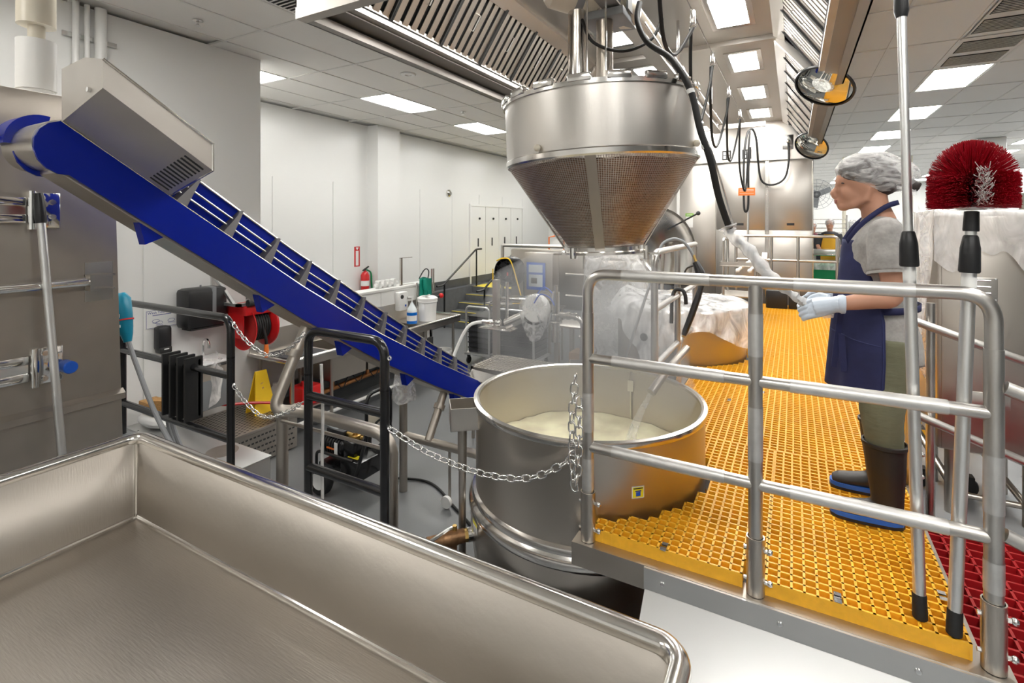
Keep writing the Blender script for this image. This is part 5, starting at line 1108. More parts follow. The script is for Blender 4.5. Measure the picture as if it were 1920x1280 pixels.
def bris(mb, p, q, r):
    p, q = V(p), V(q); d_ = (q-p).normalized(); u = d_.cross(V((.3,.5,.8))).normalized()*r; v_ = d_.cross(u)
    mb.add([p+u, p-u*.5+v_*.87, p-u*.5-v_*.87, q+u*.8, q-u*.4+v_*.7, q-u*.4-v_*.7], [(0,1,4,3),(1,2,5,4),(2,0,3,5),(3,4,5)])
for q in range(5200):
    a = rng.uniform(0, 2*pi); f = rng.random()
    if f < .68:      # side rows
        h = .010+.10*rng.random(); el = rng.uniform(-.12, .10)-.04; L = .108+rng.uniform(-.003,.003)
        p = V((bc.x+.012*cos(a), bc.y+.012*sin(a), bc.z+h)); q2 = V((bc.x+L*cos(a), bc.y+L*sin(a), bc.z+h+L*sin(el)*.5))
    else:            # dome
        el = rng.uniform(.10, pi/2); L = .106+rng.uniform(-.003,.003)
        p = V((bc.x+.01*cos(a), bc.y+.01*sin(a), bc.z+.085)); q2 = V((bc.x+L*cos(el)*cos(a), bc.y+L*cos(el)*sin(a), bc.z+.095+L*1.1*sin(el)))
    bris(red, p, q2, .0011)
for q in range(110):
    h = rng.uniform(.01,.11); a = rng.uniform(-1.75,-1.2); L = rng.uniform(.02,.035)+.085
    zo = rng.uniform(.0,.045); bris(wht, (bc.x+.085*cos(a)*.9, bc.y+.085*sin(a), bc.z+h), (bc.x+.0+(.022*rng.uniform(-1,1))+L*.25*cos(a), bc.y+L*sin(a), bc.z+h+zo*.7), .0012)
part('bristles', red, 'bristle_red', t, 'dark red nylon bristles', kind='stuff'); part('pale_bristles', wht, 'bristle_white', t, 'pale bristle tufts', kind='stuff')

# ================================================================ wrapped machine at the right
t = thing('wrapped_machine', 'upright steel machine with plastic wrapped top beside the platform stairs', 'machine', (.95, 3.85, UF))
mx0, mx1, my0, my1 = .69, 1.13, 3.58, 4.10
part('body', MB().rbox(mx0,mx1,my0,my1,1.16,2.44,.012), 'steel', t)
part('front_plate', MB().rbox(mx0+.02,mx1-.03,my0-.006,my0,1.17,2.30,.003), 'steel', t)
ap = part('access_plate', MB().rbox(mx0+.10,mx0+.25,my0-.012,my0-.005,1.98,2.11,.003), 'steel_x', t)
for q in range(4): part('bail', MB().tube([(mx0+.125,my0-.016,2.095-.033*q),(mx0+.22,my0-.016,2.095-.033*q)], .004, 6).cyl((mx0+.127,my0-.011,2.095-.033*q),(mx0+.127,my0-.024,2.095-.033*q),.009,n=8), 'zinc', ap)
for a, b2 in ((.01,.01),(.14,.01),(.01,.12),(.14,.12)): part('screw', MB().cyl((mx0+.10+a,my0-.011,1.985+b2),(mx0+.10+a,my0-.016,1.985+b2),.004,n=6), 'zinc', ap)
part('lower_plate', MB().rbox(mx0+.11,mx0+.30,my0-.012,my0-.005,1.42,1.50,.003), 'steel_x', t)
for x, y in ((mx0+.07,my0+.06),(mx1-.05,my0+.06),(mx0+.07,my1-.06),(mx1-.05,my1-.06)): part('leg', MB().cyl((x,y,UF+.001), (x,y,1.17), .026), 'steel', t)
part('brace', MB().cyl((mx0+.07,my0+.08,.90),(mx1-.05,my0+.08,.90),.016).cyl((mx0-.02,my1-.06,1.12),(mx0+.09,my0+.08,.92),.02).cyl((mx0+.25,my1-.06,1.10),(mx1-.05,my0+.1,.90),.018).cyl((mx0,my1,1.10),(mx1,my1,1.10),.018).cyl((mx0,my1,1.03),(mx1,my1,1.03),.018), 'steel', t)
for x in (mx0-.02, mx0+.20): part('caster', MB().lathe([(0,-.02),(.05,-.02),(.055,0),(.05,.02),(0,.02)], (x,3.9,UF+.056), 18, 'y').box(x-.03,x+.03,3.87,3.93,UF+.06,UF+.12), 'black_rubber', t)
def wrap(u, v):
    a = 2*pi*u; n_ = 4; cx, cy = (mx0+mx1)/2, (my0+my1)/2; ca, sa = cos(a), sin(a); k = max(abs(ca), abs(sa)); hx, hy = (mx1-mx0)/2+.015, (my1-my0)/2+.015
    if v < .25: f = v/.25; z = 2.47; 
    else: f = 1; z = 2.47-(v-.25)/.75*(.26+.05*sin(5*a)+.03*sin(11*a))
    w_ = .012*noise.noise((6*ca, 6*sa, z*14))
    return (cx+hx*f*max(-1,min(1,ca/k))*(1+w_), cy+hy*f*max(-1,min(1,sa/k))-.012*(v > .25)*(1+w_*20), z+.01*noise.noise((5*ca,5*sa,v*4)))
part('plastic_wrap', MB().surf(wrap, 96, 20), 'film_thick', t, 'gathered clear plastic wrap', smooth=60)
part('side_film', MB().surf(lambda u, v: (mx0-.02-.05*v*(1-.3*u)+.012*sin(9*u+4*v), my0-.03+.35*u+.015*sin(12*v), 2.46-.72*v), 10, 22), 'film_thick', t, 'loose strip of plastic film at the machine side', smooth=60)
part('side_film', MB().surf(lambda u, v: (mx0-.09+.05*u+.01*sin(7*v), my0-.05+.05*u, 2.5-.9*v-.1*u), 6, 20), 'film', t, smooth=60)
# shelves of stock behind the machine, far right
t = thing('stock_rack', 'dark shelving with cartons behind the wrapped machine', 'rack', (2.5, 6.6, UF))
for x in (2.0, 3.2):
    for y in (6.2, 6.9): part('post', MB().box(x-.02,x+.02,y-.02,y+.02,UF+.001,2.7), 'steel_matte', t)
for z in (1.0, 1.5, 2.0, 2.5): part('shelf', MB().box(1.98,3.22,6.18,6.92,z,z+.03), 'steel_matte', t)
for i, (x, z, s, m_) in enumerate(((2.05,1.531,.34,'cardboard'),(2.45,1.531,.30,'cardboard'),(2.10,2.031,.36,'paper'),(2.55,2.031,.34,'cardboard'),(2.1,1.031,.32,'charcoal'),(2.5,1.031,.36,'charcoal'))):
    q = thing('carton', ['brown carton on the middle shelf of the dark rack, left','brown carton on the middle shelf of the dark rack, right','pale carton on the upper shelf of the dark rack','brown carton on the upper shelf of the dark rack','dark tub on the bottom shelf of the rack, left','dark tub on the bottom shelf of the rack, right'][i], 'carton', (x+s/2, 6.4, z), 'goods on the dark rack')
    part('box', MB().rbox(x,x+s,6.22,6.60,z,z+.30,.006), m_, q); part('tape', MB().box(x+s/2-.025,x+s/2+.025,6.219,6.601,z+.30,z+.302), 'paper', q)
# drum shape coloured orange to stand for yellow reflected in a kettle
solo('kettle_reflection', MB().lathe([(0,UF+.001),(.28,UF+.002),(.30,UF+.25),(.285,UF+.27),(.30,UF+.29),(.30,1.55),(.28,1.60),(0,1.61)], (.92,5.0,0), 32), 'frp_yellow', 'rounded drum shape behind the worker, orange for yellow reflected in a kettle', 'drum')

# ================================================================ stair handrails and far equipment
t = thing('stair_handrail', 'black pipe handrail on the wall side of the grey stairs', 'handrail', (-7.0, 10, 0))
part('rail', MB().tube(fillet([(-6.98,9.1,.98),(-6.98,9.32,.98),(-6.98,10.70,1.74),(-6.98,10.95,1.74)], .05), .022), 'black_paint', t)
for y, z0, z1 in ((9.38,.001,1.0),(10.72,.81,1.74)): part('post', MB().cyl((-6.98,y,z0),(-6.98,y,z1),.020), 'black_paint', t)
t = thing('stair_handrail', 'shorter black pipe handrail on the open side of the grey stairs', 'handrail', (-5.85, 10, 0))
part('rail', MB().tube(fillet([(-5.85,9.0,.95),(-5.85,9.25,.95),(-5.85,10.7,1.74),(-5.85,11.0,1.74)], .05), .022), 'black_paint', t)
for y, z0, z1 in ((9.3,.001,.97),(10.72,.811,1.74)): part('post', MB().cyl((-5.85,y,z0),(-5.85,y,z1),.020), 'black_paint', t)
# trolley with black crates
def trolley(label, x, y, w_, l, crates, glabel):
    t = thing('crate_trolley', label, 'trolley', (x, y, 0))
    part('base', MB().rbox(x-w_/2,x+w_/2,y-l/2,y+l/2,.16,.20,.008), 'alu', t)
    part('handle', MB().tube(fillet([(x-w_/2+.03,y-l/2+.02,.18),(x-w_/2+.03,y-l/2+.02,.98),(x+w_/2-.03,y-l/2+.02,.98),(x+w_/2-.03,y-l/2+.02,.18)], .08, 6), .018), 'alu', t)
    for a in (-1, 1):
        for b2 in (-1, 1): part('caster', MB().cyl((x+a*(w_/2-.05)-.015,y+b2*(l/2-.07),.06),(x+a*(w_/2-.05)+.015,y+b2*(l/2-.07),.06),.058,n=16).box(x+a*(w_/2-.05)-.02,x+a*(w_/2-.05)+.02,y+b2*(l/2-.07)-.02,y+b2*(l/2-.07)+.02,.06,.16), 'black_rubber', t)
    for q in range(crates):
        z = .201+.088*q; cr = thing('tray_crate', '%s black tray from the bottom on the %s' % (ordn[q], glabel), 'crate', (x, y+.04, z), 'black trays on the '+glabel)
        part('tray', MB().rbox(x-w_/2+.05,x+w_/2-.05,y-l/2+.06,y+l/2-.02,z,z+.078,.008), 'charcoal', cr)
        part('tray_lip', MB().rbox(x-w_/2+.04,x+w_/2-.04,y-l/2+.05,y+l/2-.01,z+.066,z+.086,.004), 'black_plastic', cr)
trolley('small aluminium trolley stacked with black trays near the stairs', -4.66, 7.48, .52, .62, 7, 'small trolley near the stairs')
trolley('larger trolley stacked with black trays behind the filling machine', -3.95, 7.5, .72, .6, 9, 'larger trolley behind the filling machine')
# black drum fan on a stand
fx_, fy_, fz_ = -4.50, 8.02, 1.52
t = thing('drum_fan', 'round black drum fan with yellow cord standing near the stairs', 'fan', (fx_, fy_, .95))
part('drum', MB().lathe([(.25,-.13),(.27,-.10),(.275,.10),(.25,.13)], (fx_,fy_,fz_), 36, 'y'), 'black_plastic', t)
gr = MB()
for r in (.06,.12,.18,.24): gr.lathe([(r,-.14),(r+.006,-.145),(r+.010,-.14),(r+.006,-.135),(r,-.14)], (fx_,fy_,fz_), 28, 'y')
for q in range(12): a = 2*pi*q/12; gr.cyl((fx_+.03*cos(a),fy_-.14,fz_+.03*sin(a)),(fx_+.25*cos(a),fy_-.135,fz_+.25*sin(a)),.004,n=5)
part('guard', gr, 'black_plastic', t); part('motor', MB().lathe([(0,-.06),(.08,-.06),(.08,.06),(0,.06)], (fx_,fy_,fz_), 20, 'y'), 'charcoal', t); part('back_plate', MB().lathe([(0,.11),(.26,.11),(.26,.125),(0,.125)], (fx_,fy_,fz_), 28, 'y'), 'black_plastic', t)
for q in range(5): a = 2*pi*q/5; part('blade', MB().obox((fx_+.15*cos(a),fy_,fz_+.15*sin(a)), (.16,.01,.10), rotM('Y', -math.degrees(a)) @ rotM('X', 30)), 'charcoal', t)
part('stand', MB().tube([(fx_-.29,fy_,fz_),(fx_-.29,fy_,.97),(fx_+.29,fy_,.97),(fx_+.29,fy_,fz_)], .014, 8).cyl((fx_-.29,fy_-.2,.965),(fx_-.29,fy_+.2,.965),.014).cyl((fx_+.29,fy_-.2,.965),(fx_+.29,fy_+.2,.965),.014), 'black_paint', t)
part('cord', MB().tube(spline([(fx_-.20,fy_-.13,fz_+.20),(fx_-.05,fy_-.15,fz_+.25),(fx_+.1,fy_-.15,fz_+.2),(fx_+.25,fy_-.16,fz_-.2),(fx_+.32,fy_-.16,fz_-.5),(fx_+.15,fy_-.16,fz_-.55)],8), .012, 8).cyl((fx_-.27,fy_-.15,fz_+.05),(fx_-.27,fy_-.15,.99),.010,n=8), 'yellow_plastic', t, 'yellow power cord'); part('maker_badge', MB().box(fx_+.02,fx_+.05,fy_-.152,fy_-.15,fz_-.06,fz_), 'print_red', t)
t = thing('work_table', 'dark work table under the drum fan', 'table', (-4.1, 7.95, 0)); part('top', MB().rbox(-4.92,-3.5,7.84,8.26,.925,.95,.006), 'steel_x', t)
for x, y in ((-4.86,7.9),(-3.55,8.2),(-3.55,7.9)): part('leg', MB().cyl((x,y,.001),(x,y,.925),.02), 'steel', t)
part('leg', MB().cyl((-4.86,8.2,.001),(-4.86,8.2,.925),.02), 'steel', t)
# control panel and steel process equipment
t = thing('control_panel', 'steel control cabinet with blue framed touch screen', 'control panel', (-4.05, 8.4, .8)); part('case', MB().rbox(-4.35,-3.78,8.30,8.58,1.0,1.86,.012), 'steel', t); part('leg', MB().cyl((-4.2,8.44,.001),(-4.2,8.44,1.0),.03).cyl((-3.9,8.44,.001),(-3.9,8.44,1.0),.03), 'steel', t)
sc = part('screen_frame', MB().rbox(-4.30,-3.92,8.285,8.30,1.18,1.68,.01), 'screen_blue', t, 'blue bezel around the screen'); part('screen', MB().box(-4.25,-3.97,8.28,8.286,1.50,1.64).box(-4.25,-3.97,8.28,8.286,1.24,1.46), 'screen_white', sc); part('display', MB().box(-4.20,-4.08,8.278,8.281,1.30,1.40), 'charcoal', sc)
t = thing('process_line', 'long steel vat line with pipe rails behind the drum fan', 'machine', (-3.5, 9.2, 0))
part('vat', MB().rbox(-5.0,-2.0,8.95,9.7,.75,1.88,.02), 'steel', t); part('top_pipe', MB().cyl((-5.05,8.7,1.96),(-2.05,8.7,1.96),.035).cyl((-5.05,8.7,.001),(-5.05,8.7,1.96),.035).cyl((-2.05,8.7,.001),(-2.05,8.7,1.96),.035), 'steel_pipe', t); part('mid_pipe', MB().cyl((-3.7,8.72,1.45),(-2.05,8.72,1.45),.025).cyl((-3.7,8.72,1.05),(-2.05,8.72,1.05),.025), 'steel_pipe', t); part('motor', MB().cyl((-3.3,8.8,1.55),(-3.3,8.8,1.85),.09), 'steel_matte', t); part('gear_box', MB().rbox(-2.95,-2.7,8.72,8.95,1.35,1.75,.02), 'steel_matte', t); part('copper_line', MB().cyl((-3.1,8.7,1.20),(-2.4,8.7,1.20),.02), 'copper', t)
for x in (-4.8, -3.5, -2.2): part('leg', MB().cyl((x,9.1,.001),(x,9.1,.75),.035).cyl((x,9.6,.001),(x,9.6,.75),.035), 'steel', t)
t = thing('orange_stand', 'small orange metal frame standing on the steel vat', 'frame', (-4.1, 9.2, 1.88)); part('frame', MB().tube([(-4.22,9.1,1.881),(-4.22,9.1,2.12),(-4.12,9.1,2.14),(-4.0,9.1,2.17),(-3.9,9.1,2.17),(-3.9,9.1,1.881)], .014, 8), 'orange_plastic', t); part('card', MB().box(-4.14,-3.95,9.09,9.1,1.881,2.08), 'paper', t)
# wire topped table beside the kettle
t = thing('wire_table', 'low steel table with wire mesh top behind the open kettle', 'table', (-2.75, 4.95, 0)); X0, X1, Y0, Y1 = -3.15, -2.30, 4.72, 5.30
part('frame', MB().box(X0,X1,Y0,Y0+.03,.74,.80).box(X0,X1,Y1-.03,Y1,.74,.80).box(X0,X0+.03,Y0,Y1,.74,.80).box(X1-.03,X1,Y0,Y1,.74,.80), 'steel_x', t)
wm = MB()
for q in range(18): wm.cyl((X0+.03+.046*q,Y0,.805),(X0+.03+.046*q,Y1,.805),.004,n=5)
for q in range(10): wm.cyl((X0,Y0+.03+.058*q,.81),(X1,Y0+.03+.058*q,.81),.004,n=5)
part('wire_mesh', wm, 'steel_polish', t); part('pan', MB().box(X0+.03,X1-.03,Y0+.03,Y1-.03,.745,.755), 'steel', t)
for x in (X0+.02, X1-.02):
    for y in (Y0+.02, Y1-.02): part('leg', MB().cyl((x,y,.001),(x,y,.74),.018), 'steel', t)
part('skirt', MB().box(X0+.03,X1-.03,Y0+.005,Y0+.012,.45,.74), 'steel_x', t)
# filling machine
t = thing('filling_machine', 'steel filling valve on a post with white hose and plastic covers', 'machine', (-3.1, 6.0, 0)); y = 6.0
part('post', MB().box(-3.62,-3.54,y-.04,y+.04,.001,1.62), 'steel', t); part('post', MB().cyl((-3.40,y-.02,.95),(-3.40,y-.02,1.60),.022), 'steel_polish', t)
part('base_plate', MB().rbox(-3.80,-3.30,y-.12,y+.10,.945,.965,.004), 'steel_polish', t)
part('pump', MB().tube([(-3.80,y,1.02),(-3.70,y,1.02),(-3.69,y,1.02),(-3.60,y,1.02)], [.035,.035,.05,.05], 14).ball((-3.55,y,1.03),.06,12,8).cyl((-3.66,y-.08,1.03),(-3.66,y+.08,1.03),.02), 'steel_polish', t)
part('barrel', MB().cyl((-3.42,y,1.02),(-3.02,y+.05,1.22),.075,n=20), 'steel_polish', t)
part('hopper_cover', MB().lathe([(0,-.05),(.17,-.05),(.19,-.02),(.19,.05),(0,.06)], (-2.95,y-.05,1.28), 28, 'y'), 'white_plastic', t); part('cover_film', MB().surf(lambda u, v: (-2.95+.21*cos(2*pi*u)*(1-.3*v*v), y-.12-.02*sin(6*u*pi), 1.28+.20*sin(2*pi*u)-.22*v), 20, 10), 'film', t, smooth=60)
part('valve_tower', MB().cyl((-2.66,y-.05,1.02),(-2.66,y-.05,1.52),.05,n=18).cyl((-2.66,y-.05,1.52),(-2.66,y-.05,1.60),.025).lathe([(.075,1.22),(.08,1.23),(.075,1.25)], (-2.66,y-.05,0), 18).lathe([(.075,1.12),(.08,1.13),(.075,1.15)], (-2.66,y-.05,0), 18).cyl((-2.66,y-.05,.88),(-2.66,y-.05,1.03),.062,n=18), 'steel_polish', t)
part('elbow_pipe', MB().tube(fillet([(-2.62,y-.05,1.23),(-2.28,y-.08,1.23),(-2.28,y-.08,.003)], .14, 8), .036, 14).cyl((-2.50,y-.06,1.23),(-2.46,y-.06,1.23),.052,n=6).cyl((-2.40,y-.07,1.23),(-2.37,y-.07,1.23),.05,n=6).cyl((-2.28,y-.08,.98),(-2.28,y-.08,1.0),.06), 'steel_polish', t)
part('air_hoses', MB().tube(spline([(-2.95,y-.1,1.36),(-2.85,y-.12,1.48),(-2.72,y-.12,1.45),(-2.66,y-.1,1.35)],6), .008, 6).tube(spline([(-3.0,y,1.40),(-2.85,y,1.56),(-2.68,y,1.44)],6), .008, 6), 'blue_cap', t); part('grey_leads', MB().tube(spline([(-2.9,y-.1,1.2),(-2.8,y-.15,1.05),(-2.72,y-.15,1.12),(-2.70,y-.12,1.25)],6), .008, 6).tube(spline([(-2.98,y,1.44),(-2.8,y,1.50),(-2.7,y,1.30)],6), .007, 6), 'grey_cable', t)
part('feed_hose', MB().tube(spline([(-3.80,y,1.02),(-3.98,y-.1,.95),(-4.10,y-.25,.6),(-4.05,y-.5,.25),(-3.6,y-.8,.20),(-3.1,y-.9,.20)],8), .024, 10), 'white_plastic', t, 'white ribbed feed hose')
part('shelf', MB().rbox(-3.55,-3.15,y+.05,y+.35,1.35,1.37,.004), 'steel_polish', t)
# grey work tables to the right of it
t = thing('prep_table', 'grey metal prep table behind the filling machine', 'table', (-2.2, 6.9, 0)); part('top', MB().rbox(-3.0,-1.55,6.55,7.2,.93,.96,.006), 'steel_x', t); part('under_shelf', MB().rbox(-2.95,-1.6,6.6,7.15,.25,.27,.006), 'steel', t)
for x in (-2.93, -1.62):
    for yy in (6.6, 7.14): part('leg', MB().box(x-.03,x+.03,yy-.03,yy+.03,.001,.93), 'steel_matte', t)
solo('carton_box', MB().rbox(-2.8,-2.45,6.7,7.0,.271,.56,.006).obox((-2.42,6.8,.52),(.12,.2,.005),rotM('Y',40)), 'cardboard', 'open brown carton under the prep table', 'carton')
solo('white_tub', MB().lathe([(0,.271),(.11,.272),(.13,.50),(.135,.51),(.12,.51),(.1,.30),(0,.30)], (-1.95,6.8,0), 24), 'white_plastic', 'white round tub under the prep table', 'tub')
t = thing('wrapped_kneader', 'tall machine under clear plastic film between the kettles', 'machine', (-1.95, 6.3, 0)); part('column', MB().rbox(-2.2,-1.62,6.2,6.5,.97,1.90,.02).cyl((-1.9,6.3,.001),(-1.9,6.3,.97),.05), 'white_plastic', t); part('head', MB().rbox(-2.25,-1.75,5.95,6.4,1.60,1.95,.02), 'steel_x', t)
part('film_cover', MB().surf(lambda u, v: (-1.93+.36*(1+.2*v)*max(-1,min(1,1.3*cos(2*pi*u)))+.02*sin(22*u), 6.22+.30*(1+.2*v)*max(-1,min(1,1.3*sin(2*pi*u)))+.02*sin(17*u+3*v), 2.02-1.35*v+.03*sin(9*u)), 60, 16), 'film', t, 'clear plastic film over the machine', smooth=60)
# raised kettle lid and slim rack by the cabinets
t = K2; Ml = rotM('Z', 62) @ rotM('Y', 80)
lm = MB().lathe([(0,.10),(.2,.085),(.36,.04),(.42,0),(.43,-.01),(.40,-.005)], (0,0,0), 40); lm.v = [tuple(V((-1.28,5.85,2.15)) + Ml @ V(p)) for p in lm.v]
part('raised_lid', lm, 'steel_polish', t, smooth=70); part('lid_rod', MB().cyl((-1.22,5.75,2.33),(-.90,5.70,2.50),.009,n=8).ball((-.89,5.70,2.505),.024,10,8), 'black_plastic', t); part('lid_arm', MB().cyl((-1.32,5.9,1.6),(-1.30,5.9,2.15),.02), 'steel', t)
t = thing('storage_rack', 'slim white storage rack with dark boxes left of the steel cabinets', 'rack', (-1.75, 8.5, 0))
for x in (-2.0, -1.62): part('post', MB().box(x-.02,x+.02,8.4,8.44,.001,3.2), 'white_plastic', t)
for q in range(6): part('shelf', MB().box(-2.0,-1.62,8.4,8.75,1.2+.25*q,1.22+.25*q), 'white_plastic', t)
for q in range(5):
    bx = thing('stock_box', '%s small dark box from the bottom in the slim white rack' % ordn[q], 'box', (-1.8,8.55,1.221+.25*q), 'dark boxes in the slim rack'); part('case', MB().rbox(-1.96,-1.66,8.42,8.7,1.221+.25*q,1.39+.25*q,.008), 'charcoal', bx); part('label', MB().box(-1.74,-1.68,8.415,8.42,1.26+.25*q,1.33+.25*q), 'blue_cap' if q % 2 else 'yellow_plastic', bx)

# ================================================================ back hall at the right
t = thing('green_bin', 'green waste bin with pale liner behind the steel cabinets', 'bin', (.58, 12.2, UF)); part('bin', MB().loft([[(.32,12.0,UF+.001),(.86,12.0,UF+.001),(.86,12.5,UF+.001),(.32,12.5,UF+.001)],[(.25,11.95,1.55),(.95,11.95,1.55),(.95,12.55,1.55),(.25,12.55,1.55)]]), 'green_bin', t); part('liner', MB().loft([[(.24,11.94,1.46),(.96,11.94,1.46),(.96,12.56,1.46),(.24,12.56,1.46)],[(.23,11.93,1.62),(.97,11.93,1.62),(.97,12.57,1.62),(.23,12.57,1.62)]], cap=False), 'film_thick', t)
t = thing('steel_bench', 'steel work bench where the back workers stand', 'table', (.9, 12.9, UF)); part('top', MB().rbox(.35,1.7,12.65,13.3,1.70,1.74,.01), 'steel_polish', t); part('pan', MB().rbox(.38,.95,12.70,13.05,1.741,1.83,.01), 'alu', t)
for x in (.4, 1.65):
    for y in (12.7, 13.25): part('leg', MB().cyl((x,y,UF+.001),(x,y,1.7),.025), 'steel', t)
part('under_shelf', MB().rbox(.38,1.66,12.7,13.25,1.15,1.18,.01), 'steel', t)
t = thing('wall_fan', 'round grey cage fan on the far wall beside the steel cabinets', 'fan', (.55, 17, 3.0)); g_ = MB()
for r in (.12,.22,.32,.42): g_.lathe([(r,-.1),(r+.005,-.105),(r+.01,-.1),(r+.005,-.095),(r,-.1)], (.58,17,3.22), 28, 'y')
for q in range(16): a = 2*pi*q/16; g_.cyl((.58,16.9,3.22),(.58+.43*cos(a),16.9,3.22+.43*sin(a)),.004,n=5)
part('cage', g_, 'grey_plastic', t); part('motor', MB().cyl((.58,16.92,3.22),(.58,17.2,3.22),.1), 'charcoal', t); part('arm', MB().cyl((.3,17.2,3.22),(.58,17.2,3.22),.04), 'charcoal', t)
for q in range(3): a = 2*pi*q/3+.4; part('blade', MB().obox((.58+.2*cos(a),17,3.22+.2*sin(a)), (.36,.02,.16), rotM('Y', -math.degrees(a)) @ rotM('X', 25)), 'grey_plastic', t)
t = thing('oven_rack', 'tall tray rack behind the back worker', 'rack', (.75, 15.2, UF))
for x in (.35, 1.15): part('post', MB().box(x-.02,x+.02,15.0,15.04,UF+.001,2.6), 'steel_polish', t)
for q in range(9): part('tray', MB().box(.36,1.14,15.0,15.5,1.6+.11*q,1.62+.11*q), 'steel_polish', t)
for x, yb, wd, ht in ((1.55,14.6,.8,2.45),):
    t = thing('wrapped_unit', 'pale plastic wrapped cabinet seen past the worker face', 'cabinet', (x, yb, UF)); part('cabinet', MB().rbox(x-.35,x+.75,yb,yb+.6,UF+.001,ht,.02), 'white_plastic', t); part('film', MB().surf(lambda u, v: (x-.37+1.14*u, yb-.02+.02*sin(12*u+6*v), ht+.02-.9*v), 14, 10), 'film', t)
for i, (x, y) in enumerate(((1.28,17.5),(2.9,18.0))): solo('hall_pipe', MB().cyl((x,y,UF+.001),(x,y,CZ-.001),.05), 'cream_paint', ['thin tall pipe standing behind the wrapped cabinet','second tall pipe standing to the right in the back hall'][i], 'pipe')
solo('hall_column', MB().rbox(3.6,4.1,15.0,15.5,UF+.001,CZ-.001,.02), 'wall_white', 'white square column in the back hall', 'column')
solo('hall_partition', MB().rbox(4.4,11.5,19.0,19.2,UF+.001,3.9,.02), 'wall_white', 'pale partition wall far back on the right', 'partition')
# ================================================================ people
def limb(mb, pts, rs, n=14): mb.tube(spline(pts, 5), [rs[min(len(rs)-1, i//5)]+(rs[min(len(rs)-1, i//5+1)]-rs[min(len(rs)-1, i//5)])*((i % 5)/5) for i in range((len(pts)-1)*5+1)], n)
def hand_mb(wr, fwd, up, side, s=1, curl=1.0):
    """palm, four fingers and thumb; fwd along the fingers, up out of the back of the hand"""
    m = MB(); wr, fwd, up, side = V(wr), V(fwd).normalized(), V(up).normalized(), V(side).normalized()
    limb(m, [wr-fwd*.02, wr+fwd*.03, wr+fwd*.075], [.026*s, .034*s, .036*s]); 
    M = Matrix((fwd, side, up)).transposed(); m.ball(wr+fwd*.05, (.048*s,.040*s,.020*s), 14, 10, M)
    for k, (o, L) in enumerate(((-.030,.062),(-.010,.072),(.010,.068),(.029,.054))):
        b0 = wr+fwd*.075+side*o*s; b1 = b0+fwd*L*.45-up*.012*curl; b2 = b1+fwd*L*.28-up*L*.42*curl; b3 = b2-fwd*L*.10*curl+fwd*L*.2*(1-curl)-up*L*.38*curl
        m.tube([b0-fwd*.02, b0, b1, b2, b3], [.010*s,.0105*s,.010*s,.009*s,.007*s], 10)
    t0 = wr+fwd*.02-side*.03*s; m.tube([t0, t0+fwd*.03-side*.022-up*.01, t0+fwd*.06-side*.022-up*.022, t0+fwd*.08-side*.012-up*.03], [.013*s,.0125*s,.011*s,.008*s], 10)
    return m
py = 2.76
T = thing('person', 'worker in hairnet, grey shirt and navy apron standing on the yellow platform', 'person', (.32, py, GT))
b = MB()
# head, neck
b.ball((.275,py,2.600), (.098,.078,.108), 24, 16); b.ball((.240,py,2.545), (.062,.062,.080), 20, 12); b.ball((.226,py,2.505), (.042,.046,.034), 16, 10)
b.ball((.186,py,2.590), (.020,.046,.036), 14, 8); b.ball((.190,py,2.552), (.016,.042,.022), 14, 8)
b.tube([(.186,py,2.580),(.171,py,2.556),(.158,py,2.537),(.163,py,2.523),(.184,py,2.520)], [.009,.012,.0155,.014,.010], 10)
b.ball((.177,py,2.502), (.012,.022,.008), 12, 8); b.ball((.179,py,2.490), (.012,.020,.008), 12, 8); b.ball((.200,py,2.474), (.026,.030,.020), 14, 8)
for s in (-1, 1):
    b.ball((.222,py+s*.040,2.538), (.036,.020,.036), 12, 8); b.tube([(.205,py+s*.014,2.476),(.235,py+s*.040,2.482),(.278,py+s*.055,2.508),(.290,py+s*.062,2.56)], [.017,.019,.020,.018], 10)
limb(b, [(.300,py,2.58),(.315,py,2.48),(.335,py,2.40)], [.058,.054,.066])
# trunk
def ell(z, cx, rx, ry, n=24): return [(cx+rx*cos(2*pi*i/n), py+ry*sin(2*pi*i/n), z) for i in range(n)]
b.loft([ell(1.78,.34,.095,.135), ell(1.90,.345,.110,.150), ell(2.05,.32,.092,.128), ell(2.20,.315,.100,.142), ell(2.33,.325,.092,.160), ell(2.40,.33,.060,.085)])
# legs
for yy, xk, xf in ((py-.145,.315,.335), (py+.135,.335,.355)):
    limb(b, [(.345,yy*.7+py*.3,1.84),(xk,yy,1.58),(xf,yy,1.34),(xf,yy,1.18)], [.075,.050,.036,.030])
# arms
LS, LE, LW = V((.335,py-.165,2.345)), V((.350,py-.215,2.105)), V((.150,py-.245,2.058))
RS, RE, RW = V((.335,py+.165,2.345)), V((.330,py+.210,2.11)), V((.140,py+.02,2.05))
for a_, e_, w_ in ((LS,LE,LW), (RS,RE,RW)):
    limb(b, [a_, a_.lerp(e_,.5)+V((.008,0,0)), e_, e_.lerp(w_,.35)+V((0,0,-.004)), w_], [.052,.048,.041,.038,.026])
    b.ball(a_, .055, 14, 10); b.ball(e_, .040, 12, 8)
o = part('body', b, 'skin', T, 'face, neck and bare forearms'); remesh(o, .0065, 5)
ey = MB()
for s in (-1, 1): ey.ball((.196,py+s*.032,2.556), (.008,.013,.0045), 12, 8)
part('eyes', ey, 'hair', o)
part('lips', MB().ball((.1705,py,2.5025), (.009,.019,.0048), 12, 8).ball((.1725,py,2.4935), (.009,.017,.0048), 12, 8), 'lips', o)
br = MB()
for s in (-1, 1): br.tube([(.184,py+s*.012,2.578),(.186,py+s*.032,2.583),(.197,py+s*.052,2.578)], [.003,.004,.0025], 6)
part('eyebrows', br, 'hair', o)
